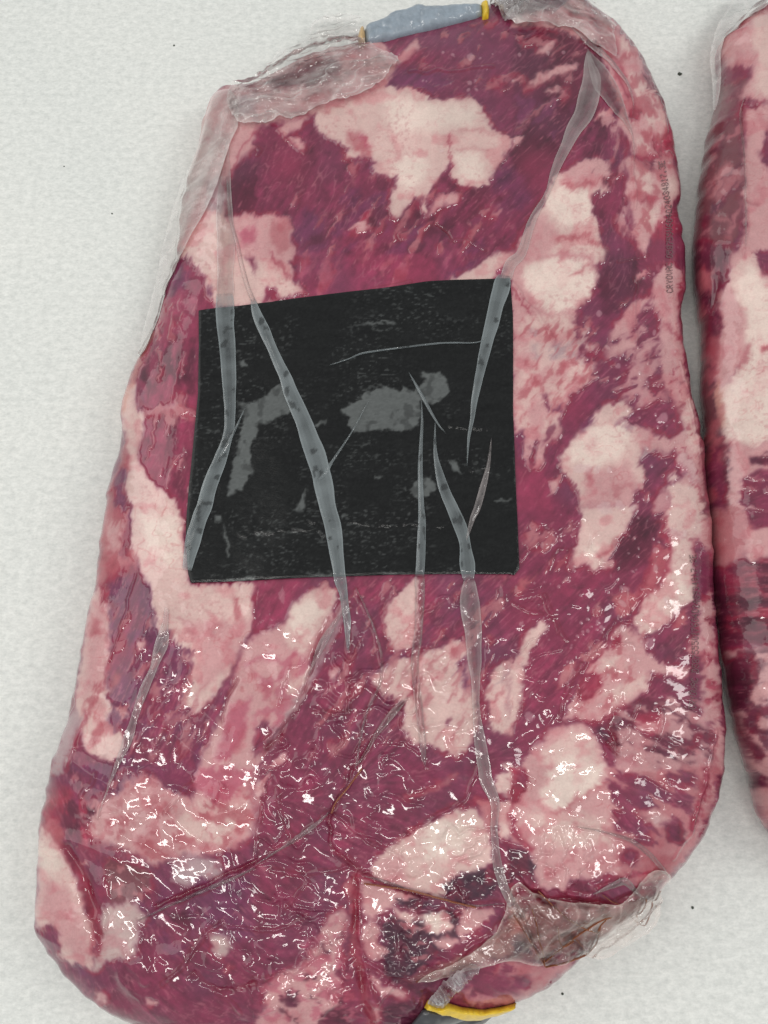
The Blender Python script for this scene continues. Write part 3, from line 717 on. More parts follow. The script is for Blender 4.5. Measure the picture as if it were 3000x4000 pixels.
# fibre direction field (degrees, image axes)
FD = [(1300,700,-58),(1500,900,-58),(1800,300,-35),(2100,500,-40),(2500,1300,-35),(2450,1500,-30),(2200,1750,-60),(700,1500,-80),(650,2500,-65),
      (1200,2700,-58),(1700,2400,-40),(2100,2300,-50),(2550,2850,22),(2600,3100,25),(2350,3300,60),(1500,3400,20),(900,3500,50),(300,3400,70),(2500,2600,-60),
      (2850,600,-50),(2900,2300,0),(2900,1200,80),(1200,3800,0),(2560,500,80),(2620,1000,75)]
def fib(u, v):
    c = 0; s = 0
    for a, b, th in FD:
        wgt = 1/((u-a)**2+(v-b)**2+200.0**2)**1.5*1e8
        c = c+wgt*math.cos(rad(2*th)); s = s+wgt*math.sin(rad(2*th))
    return (0.5*np.arctan2(s, c)).astype(np.float32)
def bil(img, u, v, s):
    x = np.clip(u*s-.5, 0, img.shape[1]-1.001); y = np.clip(v*s-.5, 0, img.shape[0]-1.001)
    xi = x.astype(np.int32); yi = y.astype(np.int32); fx = (x-xi).astype(np.float32); fy = (y-yi).astype(np.float32)
    if img.ndim == 3: fx = fx[..., None]; fy = fy[..., None]
    return (img[yi, xi]*(1-fx)+img[yi, xi+1]*fx)*(1-fy)+(img[yi+1, xi]*(1-fx)+img[yi+1, xi+1]*fx)*fy
# mottling on the base canvas resolution
for ln in MOT.strip().split('\n'):
    f = ln.split(); t, k = f[0], f[1]; sc, an, st, th = [float(q) for q in f[2:6]]; p = pts(t, ''.join(f[6:]))
    sl = region(p, 20); 
    if sl[0].start >= sl[0].stop or sl[1].start >= sl[1].stop: continue
    A, B = PX[sl], PY[sl]
    d = sdf(p, A, B).reshape(A.shape)
    ca, sa = math.cos(rad(an)), math.sin(rad(an))
    a1 = (A*ca+B*sa)/(sc*st); b1 = (-A*sa+B*ca)/sc
    sd = (int(p[0, 0])*7+int(p[0, 1])*13) % 50
    n = fbm(a1+.6*vn(a1*1.7, b1*.7, 90), b1+.8*vn(a1*.6, b1*.6, 91), sd, 3)
    lo_ = (1-sst(.46, .56, canvas[sl][..., 1]/canvas[sl][..., 0])) if (k in 'MV' or (k == 'D' and t in ('10', '01'))) else 1.0
    a = lo_*sst(th-.055, th+.07, n+.05*np.clip(d/40, -1, 1)-.03)*sst(-15, 25, d)*.85
    canvas[sl] = canvas[sl]*(1-a[..., None])+np.array(PAL[k], np.float32)*a[..., None]
# final colour canvas
FS = 0.4; FW, FH = int(3000*FS), int(4000*FS)
yy, xx = np.mgrid[0:FH, 0:FW]; U = ((xx+.5)/FS).astype(np.float32); V = ((yy+.5)/FS).astype(np.float32)
th = bil(fib(*[np.float32(a) for a in np.meshgrid(np.arange(0, 3001, 40), np.arange(0, 4001, 40))]), U, V, 1/40)
ct, stt = np.cos(th), np.sin(th)
# noise drawn out along the fibres: blend of six fixed directions (no swirls)
NK = 8; WK = []
for k in range(NK):
    a_ = math.pi*k/NK; dd_ = np.abs(np.mod(th-a_+math.pi/2, math.pi)-math.pi/2)
    WK.append(np.clip(1-dd_/(math.pi/NK), 0, 1))
def N2(sx, sy, seed, o=2):
    out = np.zeros(U.shape, np.float32)+.5
    for k in range(NK):
        m_ = WK[k] > 0
        if not m_.any(): continue
        a_ = math.pi*k/NK; u_, v_ = U[m_], V[m_]
        out[m_] += WK[k][m_]*(fbm((u_*math.cos(a_)+v_*math.sin(a_))/sx+k*31.7, (-u_*math.sin(a_)+v_*math.cos(a_))/sy+k*17.1, seed, o)-.5)
    return out
wx = 8*(fbm(U/70, V/70, 1, 2)-.5)*2+7*(vn(U/18, V/18, 3)-.5)*2
wy = 8*(fbm(U/70, V/70, 5, 2)-.5)*2+7*(vn(U/18, V/18, 7)-.5)*2
fw = 11*(N2(60, 13, 9)-.5)*2+8*(N2(40, 26, 12)-.5)*2
UU = U+wx+fw*ct; VV = V+wy+fw*stt
def blur(a, r_):
    for ax in (0, 1):
        for _ in range(2):
            c = np.cumsum(np.concatenate([np.repeat(a.take([0], ax), r_+1, ax), a, np.repeat(a.take([-1], ax), r_, ax)], ax), ax, dtype=np.float64)
            n_ = 2*r_+1; hi = np.take(c, np.arange(n_, c.shape[ax]), ax); lo = np.take(c, np.arange(0, c.shape[ax]-n_), ax); a = ((hi-lo)/n_).astype(np.float32)
    return a
canvas_s = blur(canvas, 3)
fs = 24*(N2(55, 6.5, 15, 2)-.5)*2                      # fine feathering along the fibres
C1 = bil(canvas, UU+fs*ct, VV+fs*stt, CS); C2 = bil(canvas_s, UU, VV, CS); C0 = bil(canvas, UU, VV, CS)
kf = (.25+.5*sst(.35, .65, fbm(U/110, V/110, 17, 2)))[..., None]
C = C0*(1-kf)*.42+C1*kf*.75+C2*((1-kf)*.58+kf*.25)
PIDF = pid[np.clip((VV*CS).astype(int), 0, CH-1), np.clip((UU*CS).astype(int), 0, CW-1)]
# how lean is it: low green against red
fatm = sst(.465, .56, C[..., 1]/(C[..., 0]+1e-3))
lean = 1-fatm
n_str = N2(90, 5.5, 20, 3)-.5; n_str2 = N2(220, 16, 24, 2)-.5; n_iso = fbm(U/26, V/26, 28, 3)-.5; n_big = fbm(U/160, V/160, 33, 2)-.5
pit = sst(.60, .80, N2(28, 6, 36, 2))
C = C*(1+lean[..., None]*(.20*n_str+.35*n_str2+.34*n_iso)[..., None])
vein = np.exp(-((N2(90, 24, 42)-.5)/.02)**2)*sst(.45, .7, vn(U/120, V/120, 44))
C = C+(lean*vein*.3)[..., None]*(np.array([205,150,150])-C)
C = C+(lean*sst(.68, .84, N2(50, 6, 46, 2))*.45)[..., None]*(np.array([196,130,135])-C)
C = C+(lean*np.clip(n_big*2.4, 0, 1)*.7)[..., None]*(np.array([134,51,76])-C)
C = C+(lean*np.clip(-n_big*2.4, 0, 1)*.7)[..., None]*(np.array([108,58,82])-C)
# fat: faint lobules, pink blush, small blood veins
lob = np.exp(-((fbm(U/30+vn(U/20, V/20, 50), V/24, 51, 2)-.5)/.03)**2)
C = C*(1-fatm[..., None]*lob[..., None]*np.array([.02, .06, .05]))
C = C*(1+fatm[..., None]*(.07*n_iso+.12*n_big)[..., None])
bl = sst(.52, .75, fbm(U/55, V/55, 55, 3))
C = C*(1-(fatm*(1-.75*sst(180, 205, C[..., 1])))[..., None]*bl[..., None]*np.array([.03, .15, .12]))
rv = np.exp(-((fbm(U/48+2*vn(U/60, V/60, 60), V/48, 61, 2)-.5)/.012)**2)*sst(.5, .75, vn(U/140+9, V/140, 63))
C = C*(1-fatm[..., None]*rv[..., None]*np.array([.06, .20, .18]))
fat_s = bil(blur(sst(.465, .56, canvas[..., 1]/(canvas[..., 0]+1e-3))[..., None].astype(np.float32), 5), UU, VV, CS)[..., 0]
edge = np.clip(np.exp(-((fat_s-.42)/.20)**2), 0, 1)*sst(.42, .66, fbm(U/60, V/60, 66, 3))
C = C+(edge*.55)[..., None]*(np.array([140,38,60])-C)
# bubbles of trapped air and juice
rs = np.random.RandomState(5)
BUB = [(2260,1830,22),(2290,1832,24),(2330,1835,16),(2380,1838,12),(2420,1975,22),(2470,1985,20),(2360,1985,30),(2590,1630,20),(2575,1640,14),(2660,1800,30),(2690,1830,38),(2710,1870,28),(2620,2080,26),(2660,2090,28),
       (2340,1225,12),(2370,1360,12),(2415,1430,12),(2555,1300,12),(2560,2220,16),(2560,2150,12),(2330,2460,9),(2345,2450,9),(2350,2468,8),(2355,2455,8),(2335,2430,9),(2295,2465,8),(2440,2300,18),(2430,2360,18),(2535,2515,22),(2065,2800,20),(2100,2910,24),
       (1840,225,16),(1835,325,10),(1770,215,8),(1830,352,9),(1860,350,8),(2140,210,9),(2200,205,8),(2030,215,8),(2410,225,8),(1730,205,7),(2560,3200,18),(2600,2350,14)]
BR = np.zeros((FH, FW), np.float32)
def blob(u, v, r, e=None, an=None):
    e = e or rs.uniform(.6, 1.0); an = an if an is not None else rs.uniform(0, 3.1)
    m = int(r*2*FS)+3; x0, y0 = int(u*FS), int(v*FS)
    sl = (slice(max(0, y0-m), y0+m), slice(max(0, x0-m), x0+m))
    A, B = U[sl]-u, V[sl]-v
    ca, sa = math.cos(an), math.sin(an)
    q = np.sqrt(((A*ca+B*sa)/r)**2+((-A*sa+B*ca)/(r*e))**2)+.5*(vn(U[sl]/12, V[sl]/12, 70)-.5)
    BR[sl] = np.maximum(BR[sl], sst(1.15, .75, q))
for u, v, r in BUB: blob(u, v, r)
for (cx, cy, n, s) in [(2500,2250,26,110),(2380,2600,30,120),(2560,1500,20,130),(2500,900,14,110),(2350,3300,20,160),(2200,2500,18,120),(2600,1900,20,100),(1850,300,26,200),(2350,2850,20,120),(2150,2200,12,80),(2620,600,14,80),(1500,3500,20,200),(2550,3100,16,110)]:
    for k in range(n): blob(cx+rs.normal()*s, cy+rs.normal()*s, rs.uniform(3.5, 7))
C = C+(BR*.42)[..., None]*(np.array([205,175,175])-C)
# ------------------------------------------------------------------ relief canvas (metres)
Z = np.zeros((FH, FW), np.float32)
Z += fatm*.0006+.0007*(fbm(U/90, V/90, 80, 3)-.5)*(1+fatm)+fatm*.0009*(fbm(U/52, V/46, 83, 2)-.5)+lean*.00008*n_str
for ln in WRK.strip().split('\n'):
    f = ln.split(); t = f[0]; am, sc, an, st = [float(q) for q in f[1:5]]; p = pts(t, ''.join(f[5:]))
    x0 = max(0, int((p[:, 0].min()-40)*FS)); x1 = min(FW, int((p[:, 0].max()+40)*FS)); y0 = max(0, int((p[:, 1].min()-40)*FS)); y1 = min(FH, int((p[:, 1].max()+40)*FS))
    sl = (slice(y0, y1), slice(x0, x1)); A, B = U[sl], V[sl]
    Ac, Bc = A[::4, ::4], B[::4, ::4]
    dc = sdf(p, Ac, Bc).reshape(Ac.shape)
    d = bil(dc, (A-A[0, 0])+.5*4/FS, (B-B[0, 0])+.5*4/FS, FS/4)
    w2 = (fbm(A/200, B/200, 71, 2)-.5)
    ang = rad(an)+w2*2.6
    ca, sa = np.cos(ang), np.sin(ang)
    ca0, sa0 = math.cos(rad(an)), math.sin(rad(an))
    wa = sc*.9*(vn(A/(sc*1.1), B/(sc*1.1), 72)-.5)*2; wb = sc*.9*(vn(A/(sc*1.1), B/(sc*1.1), 73)-.5)*2
    a1 = ((A+wa)*ca0+(B+wb)*sa0)/(sc*st); b1 = (-(A+wa)*sa0+(B+wb)*ca0)/sc
    a1 = a1/1.4; b1 = b1/1.4
    n = .8*(vn(a1/1.25, b1/1.25, int(sc)+3)-.5)+.2*(vn(a1*1.3+5, b1*1.3, int(sc)+4)-.5)
    worm = np.exp(-(n/.085)**2)
    n3 = vn(a1*1.15+7, b1*1.15, 77)-.5
    worm2 = np.exp(-(n3/.10)**2)*.5*sst(.4, .6, vn(A/90, B/90, 79))
    msk = sst(-25, 40, d)*sst(.32, .55, fbm(A/130, B/130, 78, 2)+.02)
    Z[sl] += am*.98*msk*(.0011*worm+.0009*worm2+.0008*n3)
# broad sags and pulls of the slack lower half
rf = 1-np.abs(fbm((U*.8+V*.35)/210+4, (V*.8-U*.5)/120+4, 260, 2)-.5)*4
Z += sst(2250, 2900, V)*(.0016*np.clip(rf, -.5, 1)+.0022*(fbm(U/230, V/230, 263, 2)-.5)*2)*(1-.5*fatm)
GR = np.zeros((FH, FW), np.float32)
for ln in CRE.strip().split('\n'):
    f = ln.split(); t = f[0]; hh, wd = float(f[1])*.001, float(f[2]); p = pts(t, ''.join(f[3:]))
    m = wd*4+20
    x0 = max(0, int((p[:, 0].min()-m)*FS)); x1 = min(FW, int((p[:, 0].max()+m)*FS)); y0 = max(0, int((p[:, 1].min()-m)*FS)); y1 = min(FH, int((p[:, 1].max()+m)*FS))
    if x1 <= x0 or y1 <= y0: continue
    sl = (slice(y0, y1), slice(x0, x1)); A, B = U[sl], V[sl]
    A = A+9*(vn(A/45, B/45, 85)-.5)*2; B = B+9*(vn(U[sl]/45, B/45, 86)-.5)*2
    d = -sdf(p, A, B, False).reshape(A.shape)
    g = np.exp(-(d/wd)**2)*(.55+.9*vn(U[sl]/60, V[sl]/60, 87))
    if hh > 0:
        Z[sl] += hh*.6*g; GR[sl] = np.maximum(GR[sl], .5*(1-.75*fatm[sl])*np.exp(-((d-wd*1.6)/(wd*.8))**2))
    else:
        Z[sl] += hh*g; GR[sl] = np.maximum(GR[sl], .55*g)
Z += BR*.0003
# juice collected in the grooves beside the creases
GR = np.clip(GR, 0, 1)
C = C*(1-GR[..., None]*.72)+GR[..., None]*.72*np.array([112, 26, 42])
fl1 = sst(.60, .75, N2(26, 7, 230, 3))*sst(.45, .6, fbm(U/90, V/90, 233, 2)); C = C+(lean*fl1*.30)[..., None]*(np.array([188, 124, 130])-C)
fl2 = sst(.60, .72, fbm(U/13, V/11, 236, 3))*sst(.5, .65, fbm(U/120, V/120, 239, 2)); C = C-(fatm*fl2*.30)[..., None]*(C-np.array([176, 112, 116]))
gray_ = C.mean(-1, keepdims=True); C = gray_+(C-gray_)*(1+.08*lean[..., None]); C = C*(1-.01*lean[..., None])
C = np.clip(C, 10, 240)
#PAINT-END
# ------------------------------------------------------------------ projection between the table and the photograph's grid
cT, sT = math.cos(TILT), math.sin(TILT)
FOC = LENS/SENS*4000.0
def proj(x, y, z):
    dx, dy, dz = x-CAM[0], y-CAM[1], z-CAM[2]
    yc = dy*cT+dz*sT; zc = -dy*sT+dz*cT
    return 1500+FOC*dx/(-zc), 2000-FOC*yc/(-zc)
def unproj(u, v, z):
    a = (np.asarray(u, float)-1500)/FOC; b = (2000-np.asarray(v, float))/FOC
    dx, dy, dz = a, b*cT+sT*1.0, b*sT-cT
    t = (z-CAM[2])/dz
    return CAM[0]+dx*t, CAM[1]+dy*t
SC = 0.62/4000
# ------------------------------------------------------------------ materials
def nmat(name):
    m = bpy.data.materials.new(name); m.use_nodes = True
    return m, m.node_tree.nodes, m.node_tree.links, m.node_tree.nodes['Principled BSDF']
def noise(n, l, co, scale, detail=3, rough=.5, stretch=None):
    t = n.new('ShaderNodeTexNoise'); t.inputs['Scale'].default_value = scale; t.inputs['Detail'].default_value = detail; t.inputs['Roughness'].default_value = rough
    if stretch:
        mp = n.new('ShaderNodeMapping'); mp.inputs['Scale'].default_value = stretch; l.new(co, mp.inputs[0]); co = mp.outputs[0]
    l.new(co, t.inputs['Vector']); return t
def ramp(n, l, src, p0, c0, p1, c1):
    r = n.new('ShaderNodeValToRGB'); e = r.color_ramp.elements
    e[0].position = p0; e[0].color = c0; e[1].position = p1; e[1].color = c1; l.new(src, r.inputs[0]); return r
def bump(n, l, h, strength, dist, prev=None):
    b = n.new('ShaderNodeBump'); b.inputs['Strength'].default_value = strength; b.inputs['Distance'].default_value = dist
    l.new(h, b.inputs['Height'])
    if prev: l.new(prev, b.inputs['Normal'])
    return b
# meat under tight film
m_meat, n, l, P = nmat('meat_under_film')
at = n.new('ShaderNodeAttribute'); at.attribute_name = 'Col'
tc = n.new('ShaderNodeTexCoord')
nz = noise(n, l, tc.outputs['Object'], 900, 3, .6); rp = ramp(n, l, nz.outputs['Fac'], .3, (.93, .93, .93, 1), .7, (1.06, 1.06, 1.06, 1))
mx = n.new('ShaderNodeMix'); mx.data_type = 'RGBA'; mx.blend_type = 'MULTIPLY'; mx.inputs[0].default_value = 1
l.new(at.outputs['Color'], mx.inputs[6]); l.new(rp.outputs[0], mx.inputs[7]); l.new(mx.outputs[2], P.inputs['Base Color'])
P.inputs['Roughness'].default_value = .45; P.inputs['Specular IOR Level'].default_value = .12
P.inputs['Coat Weight'].default_value = 1.0; P.inputs['Coat Roughness'].default_value = .06; P.inputs['Coat IOR'].default_value = 1.5
nb = noise(n, l, tc.outputs['Object'], 260, 3, .55); bp = bump(n, l, nb.outputs['Fac'], .05, .002)
nb2 = noise(n, l, tc.outputs['Object'], 1100, 2, .5); bp2 = bump(n, l, nb2.outputs['Fac'], .06, .0004, bp.outputs[0])
l.new(bp.outputs[0], P.inputs['Coat Normal']); l.new(bp2.outputs[0], P.inputs['Normal'])
# black absorbent pad
m_pad, n, l, P = nmat('black_pad')
at = n.new('ShaderNodeAttribute'); at.attribute_name = 'Col'; tc = n.new('ShaderNodeTexCoord')
l.new(at.outputs['Color'], P.inputs['Base Color'])
P.inputs['Roughness'].default_value = .7; P.inputs['Specular IOR Level'].default_value = .06; P.inputs['Coat Weight'].default_value = .5; P.inputs['Coat Roughness'].default_value = .1
nb = noise(n, l, tc.outputs['Object'], 500, 4, .6, (1, 3, 1)); bp = bump(n, l, nb.outputs['Fac'], .15, .0012); l.new(bp.outputs[0], P.inputs['Normal']); l.new(bp.outputs[0], P.inputs['Coat Normal'])
# clear film, milky where it is folded double
def film(name, col, amin, amax, rough=.12, coat=0, fine=1.0):
    m, n, l, P = nmat(name)
    at = n.new('ShaderNodeAttribute'); at.attribute_name = 'Milk'
    P.inputs['Base Color'].default_value = (*col, 1); P.inputs['Roughness'].default_value = rough; P.inputs['IOR'].default_value = 1.5
    P.inputs['Specular IOR Level'].default_value = .6
    tc = n.new('ShaderNodeTexCoord'); nz = noise(n, l, tc.outputs['Object'], 160, 4, .6)
    mr = n.new('ShaderNodeMapRange'); l.new(at.outputs['Fac'], mr.inputs[0]); mr.inputs[3].default_value = amin; mr.inputs[4].default_value = amax
    ml = n.new('ShaderNodeMath'); ml.operation = 'MULTIPLY_ADD'; l.new(nz.outputs['Fac'], ml.inputs[0]); ml.inputs[1].default_value = .35*fine; l.new(mr.outputs[0], ml.inputs[2])
    sb = n.new('ShaderNodeMath'); sb.operation = 'SUBTRACT'; sb.use_clamp = True; l.new(ml.outputs[0], sb.inputs[0]); sb.inputs[1].default_value = .175*fine
    out = [q for q in n if q.type == 'OUTPUT_MATERIAL'][0]
    # milky body laid over a see-through glossy film
    tr = n.new('ShaderNodeBsdfTransparent'); gl = n.new('ShaderNodeBsdfGlossy'); gl.inputs['Roughness'].default_value = rough
    fr = n.new('ShaderNodeFresnel'); fr.inputs[0].default_value = 1.5
    m1 = n.new('ShaderNodeMixShader'); l.new(fr.outputs[0], m1.inputs[0]); l.new(tr.outputs[0], m1.inputs[1]); l.new(gl.outputs[0], m1.inputs[2])
    m2 = n.new('ShaderNodeMixShader'); l.new(sb.outputs[0], m2.inputs[0]); l.new(m1.outputs[0], m2.inputs[1]); l.new(P.outputs[0], m2.inputs[2])
    l.new(m2.outputs[0], out.inputs['Surface'])
    nb = noise(n, l, tc.outputs['Object'], 300, 2, .5); bp = bump(n, l, nb.outputs['Fac'], .35*fine*fine, .0012)
    for q in (P.inputs['Normal'], gl.inputs['Normal'], fr.inputs['Normal']): l.new(bp.outputs[0], q)
    return m
m_fold = film('folded_film', (.40, .45, .46), .06, .55, fine=.35)
m_foldw = film('folded_film_wet', (.84, .74, .72), .0, .34, .09, fine=.4)
m_flap = film('loose_film', (.90, .85, .81), .06, .46, .06)
m_flapb = film('loose_film_brown', (.96, .82, .74), .0, .32, .05)
def plain(name, col, rough=.5, coat=0, bscale=600, bst=.2, bd=.0006):
    m, n, l, P = nmat(name); tc = n.new('ShaderNodeTexCoord')
    nz = noise(n, l, tc.outputs['Object'], 240, 4, .6)
    rp = ramp(n, l, nz.outputs['Fac'], .3, tuple(c*.82 for c in col)+(1,), .7, tuple(min(1, c*1.12) for c in col)+(1,))
    l.new(rp.outputs[0], P.inputs['Base Color']); P.inputs['Roughness'].default_value = rough; P.inputs['Coat Weight'].default_value = coat; P.inputs['Coat Roughness'].default_value = .1
    nb = noise(n, l, tc.outputs['Object'], bscale, 3, .6); bp = bump(n, l, nb.outputs['Fac'], bst, bd); l.new(bp.outputs[0], P.inputs['Normal'])
    return m
m_clip = plain('grey_sleeve', (.27, .32, .37), .38, .5)
m_tan = plain('tan_band', (.62, .42, .20), .45, .3)
m_dark = plain('dark_sleeve', (.045, .045, .05), .35, .6)
m_yel = plain('yellow_band', (.78, .52, .02), .4, .5)
m_ink = plain('black_ink', (.16, .085, .09), .6)
m_crumb = plain('crumb', (.05, .06, .045), .8)
# table sheet
m_tab, n, l, P = nmat('white_speckled_sheet'); tc = n.new('ShaderNodeTexCoord'); co = tc.outputs['Object']
na = noise(n, l, co, 230, 6, .72, (.8, 1.15, 1)); ra = ramp(n, l, na.outputs['Fac'], .30, (.65, .66, .635, 1), .62, (.83, .832, .80, 1))
nc = noise(n, l, co, 9, 3, .5); rc = ramp(n, l, nc.outputs['Fac'], .3, (.95, .96, .95, 1), .7, (1.0, 1.0, .985, 1))
nd = noise(n, l, co, 620, 3, .6, (.7, 1.2, 1)); rd = ramp(n, l, nd.outputs['Fac'], .3, (.92, .92, .92, 1), .7, (1.04, 1.04, 1.04, 1))
def mul(a, b):
    x = n.new('ShaderNodeMix'); x.data_type = 'RGBA'; x.blend_type = 'MULTIPLY'; x.inputs[0].default_value = 1; l.new(a, x.inputs[6]); l.new(b, x.inputs[7]); return x.outputs[2]
l.new(mul(mul(ra.outputs[0], rc.outputs[0]), rd.outputs[0]), P.inputs['Base Color'])
P.inputs['Roughness'].default_value = .75; P.inputs['Specular IOR Level'].default_value = .2
b1 = bump(n, l, na.outputs['Fac'], .22, .0012); b2 = bump(n, l, nd.outputs['Fac'], .3, .0005, b1.outputs[0]); l.new(b2.outputs[0], P.inputs['Normal'])
# ------------------------------------------------------------------ mesh helpers
def mesh_np(name, verts, quads, mats, cols=None, milk=None, normals=None):
    me = bpy.data.meshes.new(name); nv, nq = len(verts), len(quads)
    me.vertices.add(nv); me.vertices.foreach_set('co', np.ascontiguousarray(verts, np.float32).ravel())
    k = quads.shape[1]
    me.loops.add(nq*k); me.loops.foreach_set('vertex_index', np.ascontiguousarray(quads, np.int32).ravel())
    me.polygons.add(nq); me.polygons.foreach_set('loop_start', np.arange(nq, dtype=np.int32)*k)
    me.update(calc_edges=True)
    me.polygons.foreach_set('use_smooth', np.ones(nq, bool))
    if cols is not None:
        a = me.attributes.new('Col', 'FLOAT_COLOR', 'POINT'); c4 = np.ones((nv, 4), np.float32); c4[:, :3] = cols; a.data.foreach_set('color', c4.ravel())
    if milk is not None:
        a = me.attributes.new('Milk', 'FLOAT', 'POINT'); a.data.foreach_set('value', np.ascontiguousarray(milk, np.float32))
    me.materials.append(mats)
    if normals is not None: me.normals_split_custom_set_from_vertices([tuple(q) for q in normals.tolist()])
    return me
def put(name, me, parent=None, label=None, cat=None, group=None, kind=None):
    o = bpy.data.objects.new(name, me); scene.collection.objects.link(o)
    if parent: o.parent = parent
    for k_, v_ in (('label', label), ('category', cat), ('group', group), ('kind', kind)):
        if v_: o[k_] = v_
    return o
def root(name, label, cat, group=None): return put(name, None, None, label, cat, group)
def dist_seg(poly, X, Y):
    X = X.astype(np.float32); Y = Y.astype(np.float32)
    best = np.full(X.shape, 1e9, np.float32); cx = X.copy(); cy = Y.copy(); ins = np.zeros(X.shape, bool); n_ = len(poly)
    for i in range(n_):
        ax, ay = poly[i]; bx, by = poly[(i+1) % n_]; dx, dy = bx-ax, by-ay
        t = np.clip(((X-ax)*dx+(Y-ay)*dy)/(dx*dx+dy*dy+1e-12), 0, 1); qx = ax+t*dx; qy = ay+t*dy
        d = (X-qx)**2+(Y-qy)**2; m_ = d < best
        best[m_] = d[m_]; cx[m_] = qx[m_]; cy[m_] = qy[m_]
        if dy != 0: ins ^= ((ay > Y) != (by > Y)) & (X < dx*(Y-ay)/dy+ax)
    d = np.sqrt(best); return np.where(ins, d, -d), cx, cy
def smooth_loop(p, it=1, closed=True):
    p = np.array(p, float)
    for _ in range(it):
        q = np.roll(p, -1, 0) if closed else p[1:]
        a = p if closed else p[:-1]
        r = np.empty((len(a)*2, 2)); r[0::2] = a*.75+q*.25; r[1::2] = a*.25+q*.75
        p = r
    return p
def grid_region(poly, cell):
    x0, y0 = poly.min(0)-2*cell; x1, y1 = poly.max(0)+2*cell
    nx = int((x1-x0)/cell)+2; ny = int((y1-y0)/cell)+2
    gx, gy = np.meshgrid(x0+np.arange(nx)*cell, y0+np.arange(ny)*cell)
    # coarse distance first, fine distance only near the border
    st = 6; cxs, cys = gx[::st, ::st], gy[::st, ::st]
    dcs, _, _ = dist_seg(poly, cxs.ravel(), cys.ravel()); dcs = dcs.reshape(cxs.shape)
    D = bil(dcs.astype(np.float32), (gx-x0)/(cell*st)+.5, (gy-y0)/(cell*st)+.5, 1.0)
    near = np.abs(D) < 14*cell
    CX = gx.astype(np.float32).copy(); CY = gy.astype(np.float32).copy()
    d2, c_x, c_y = dist_seg(poly, gx[near], gy[near]); D[near] = d2; CX[near] = c_x; CY[near] = c_y
    okv = D > -.35*cell
    cellok = okv[:-1, :-1] & okv[1:, :-1] & okv[:-1, 1:] & okv[1:, 1:]
    used = np.zeros(D.shape, bool); full = np.zeros(D.shape, np.int8)
    for a in (0, 1):
        for b in (0, 1):
            used[a:D.shape[0]-1+a, b:D.shape[1]-1+b] |= cellok; full[a:D.shape[0]-1+a, b:D.shape[1]-1+b] += cellok
    border = used & (full < 4)
    X = np.where(border, CX, gx); Y = np.where(border, CY, gy); D = np.where(border, 0, D)
    idx = -np.ones(D.shape, np.int64); idx[used] = np.arange(used.sum())
    jj, ii = np.nonzero(cellok)
    quads = np.stack([idx[jj, ii], idx[jj, ii+1], idx[jj+1, ii+1], idx[jj+1, ii]], 1)
    ck = np.pad(cellok, 1)
    # border edges: horizontal (between cell rows) and vertical
    E = []
    up = ck[1:, 1:-1]; dn = ck[:-1, 1:-1]
    j, i = np.nonzero(up & ~dn); E.append(np.stack([idx[j, i+1], idx[j, i]], 1))
    j, i = np.nonzero(~up & dn); E.append(np.stack([idx[j, i], idx[j, i+1]], 1))
    rt = ck[1:-1, 1:]; lf = ck[1:-1, :-1]
    j, i = np.nonzero(rt & ~lf); E.append(np.stack([idx[j, i], idx[j+1, i]], 1))
    j, i = np.nonzero(~rt & lf); E.append(np.stack([idx[j+1, i], idx[j, i]], 1))
    E = np.concatenate(E)
    return X[used], Y[used], np.clip(D[used], 0, None), quads, E, border[used]
def skirt(X, Y, Z_, E, bmask, zb, inward, poly, rows=5):
    """rows of faces from the border down to height zb, tucked inward"""
    b = np.nonzero(bmask)[0]; n0 = len(X); loc = -np.ones(n0, np.int64); loc[b] = np.arange(len(b))
    # inward direction: from the distance gradient, estimated by a small step
    e = 1e-3
    fx = dist_seg(poly, X[b]+e, Y[b])[0]-dist_seg(poly, X[b]-e, Y[b])[0]
    fy = dist_seg(poly, X[b], Y[b]+e)[0]-dist_seg(poly, X[b], Y[b]-e)[0]
    L_ = np.sqrt(fx*fx+fy*fy)+1e-9; ix, iy = fx/L_, fy/L_
    VX, VY, VZ, Q = [X], [Y], [Z_], []
    prev = b.copy(); base = n0
    for r_ in range(1, rows+1):
        a = r_/rows*math.pi/2
        cur = base+np.arange(len(b))
        VX.append(X[b]+ix*inward*(1-math.cos(a))); VY.append(Y[b]+iy*inward*(1-math.cos(a))); VZ.append(Z_[b]+(zb-Z_[b])*math.sin(a))
        pm = np.arange(n0+0) if r_ == 1 else None
        p0 = (E[:, 0] if r_ == 1 else prev[loc[E[:, 0]]]); p1 = (E[:, 1] if r_ == 1 else prev[loc[E[:, 1]]])
        Q.append(np.stack([p0, p1, cur[loc[E[:, 1]]], cur[loc[E[:, 0]]]], 1))
        prev = cur; base += len(b)
    src = np.concatenate([np.arange(n0)]+[b]*rows)
    return np.concatenate(VX), np.concatenate(VY), np.concatenate(VZ), np.concatenate(Q), src
def vnormals(V, Qd):
    n_ = np.cross(V[Qd[:, 2]]-V[Qd[:, 0]], V[Qd[:, 3]]-V[Qd[:, 1]])
    out = np.zeros_like(V)
    for k_ in range(4):
        for c_ in range(3): out[:, c_] += np.bincount(Qd[:, k_], n_[:, c_], len(V))
    return out/(np.linalg.norm(out, axis=1, keepdims=True)+1e-12)
def wrapuv(u, v):
    u = np.where(u > 2995, 5990-u, u); u = np.abs(u); v = np.where(v > 3995, 7990-v, v); v = np.abs(v)
    return u.astype(np.float32), v.astype(np.float32)
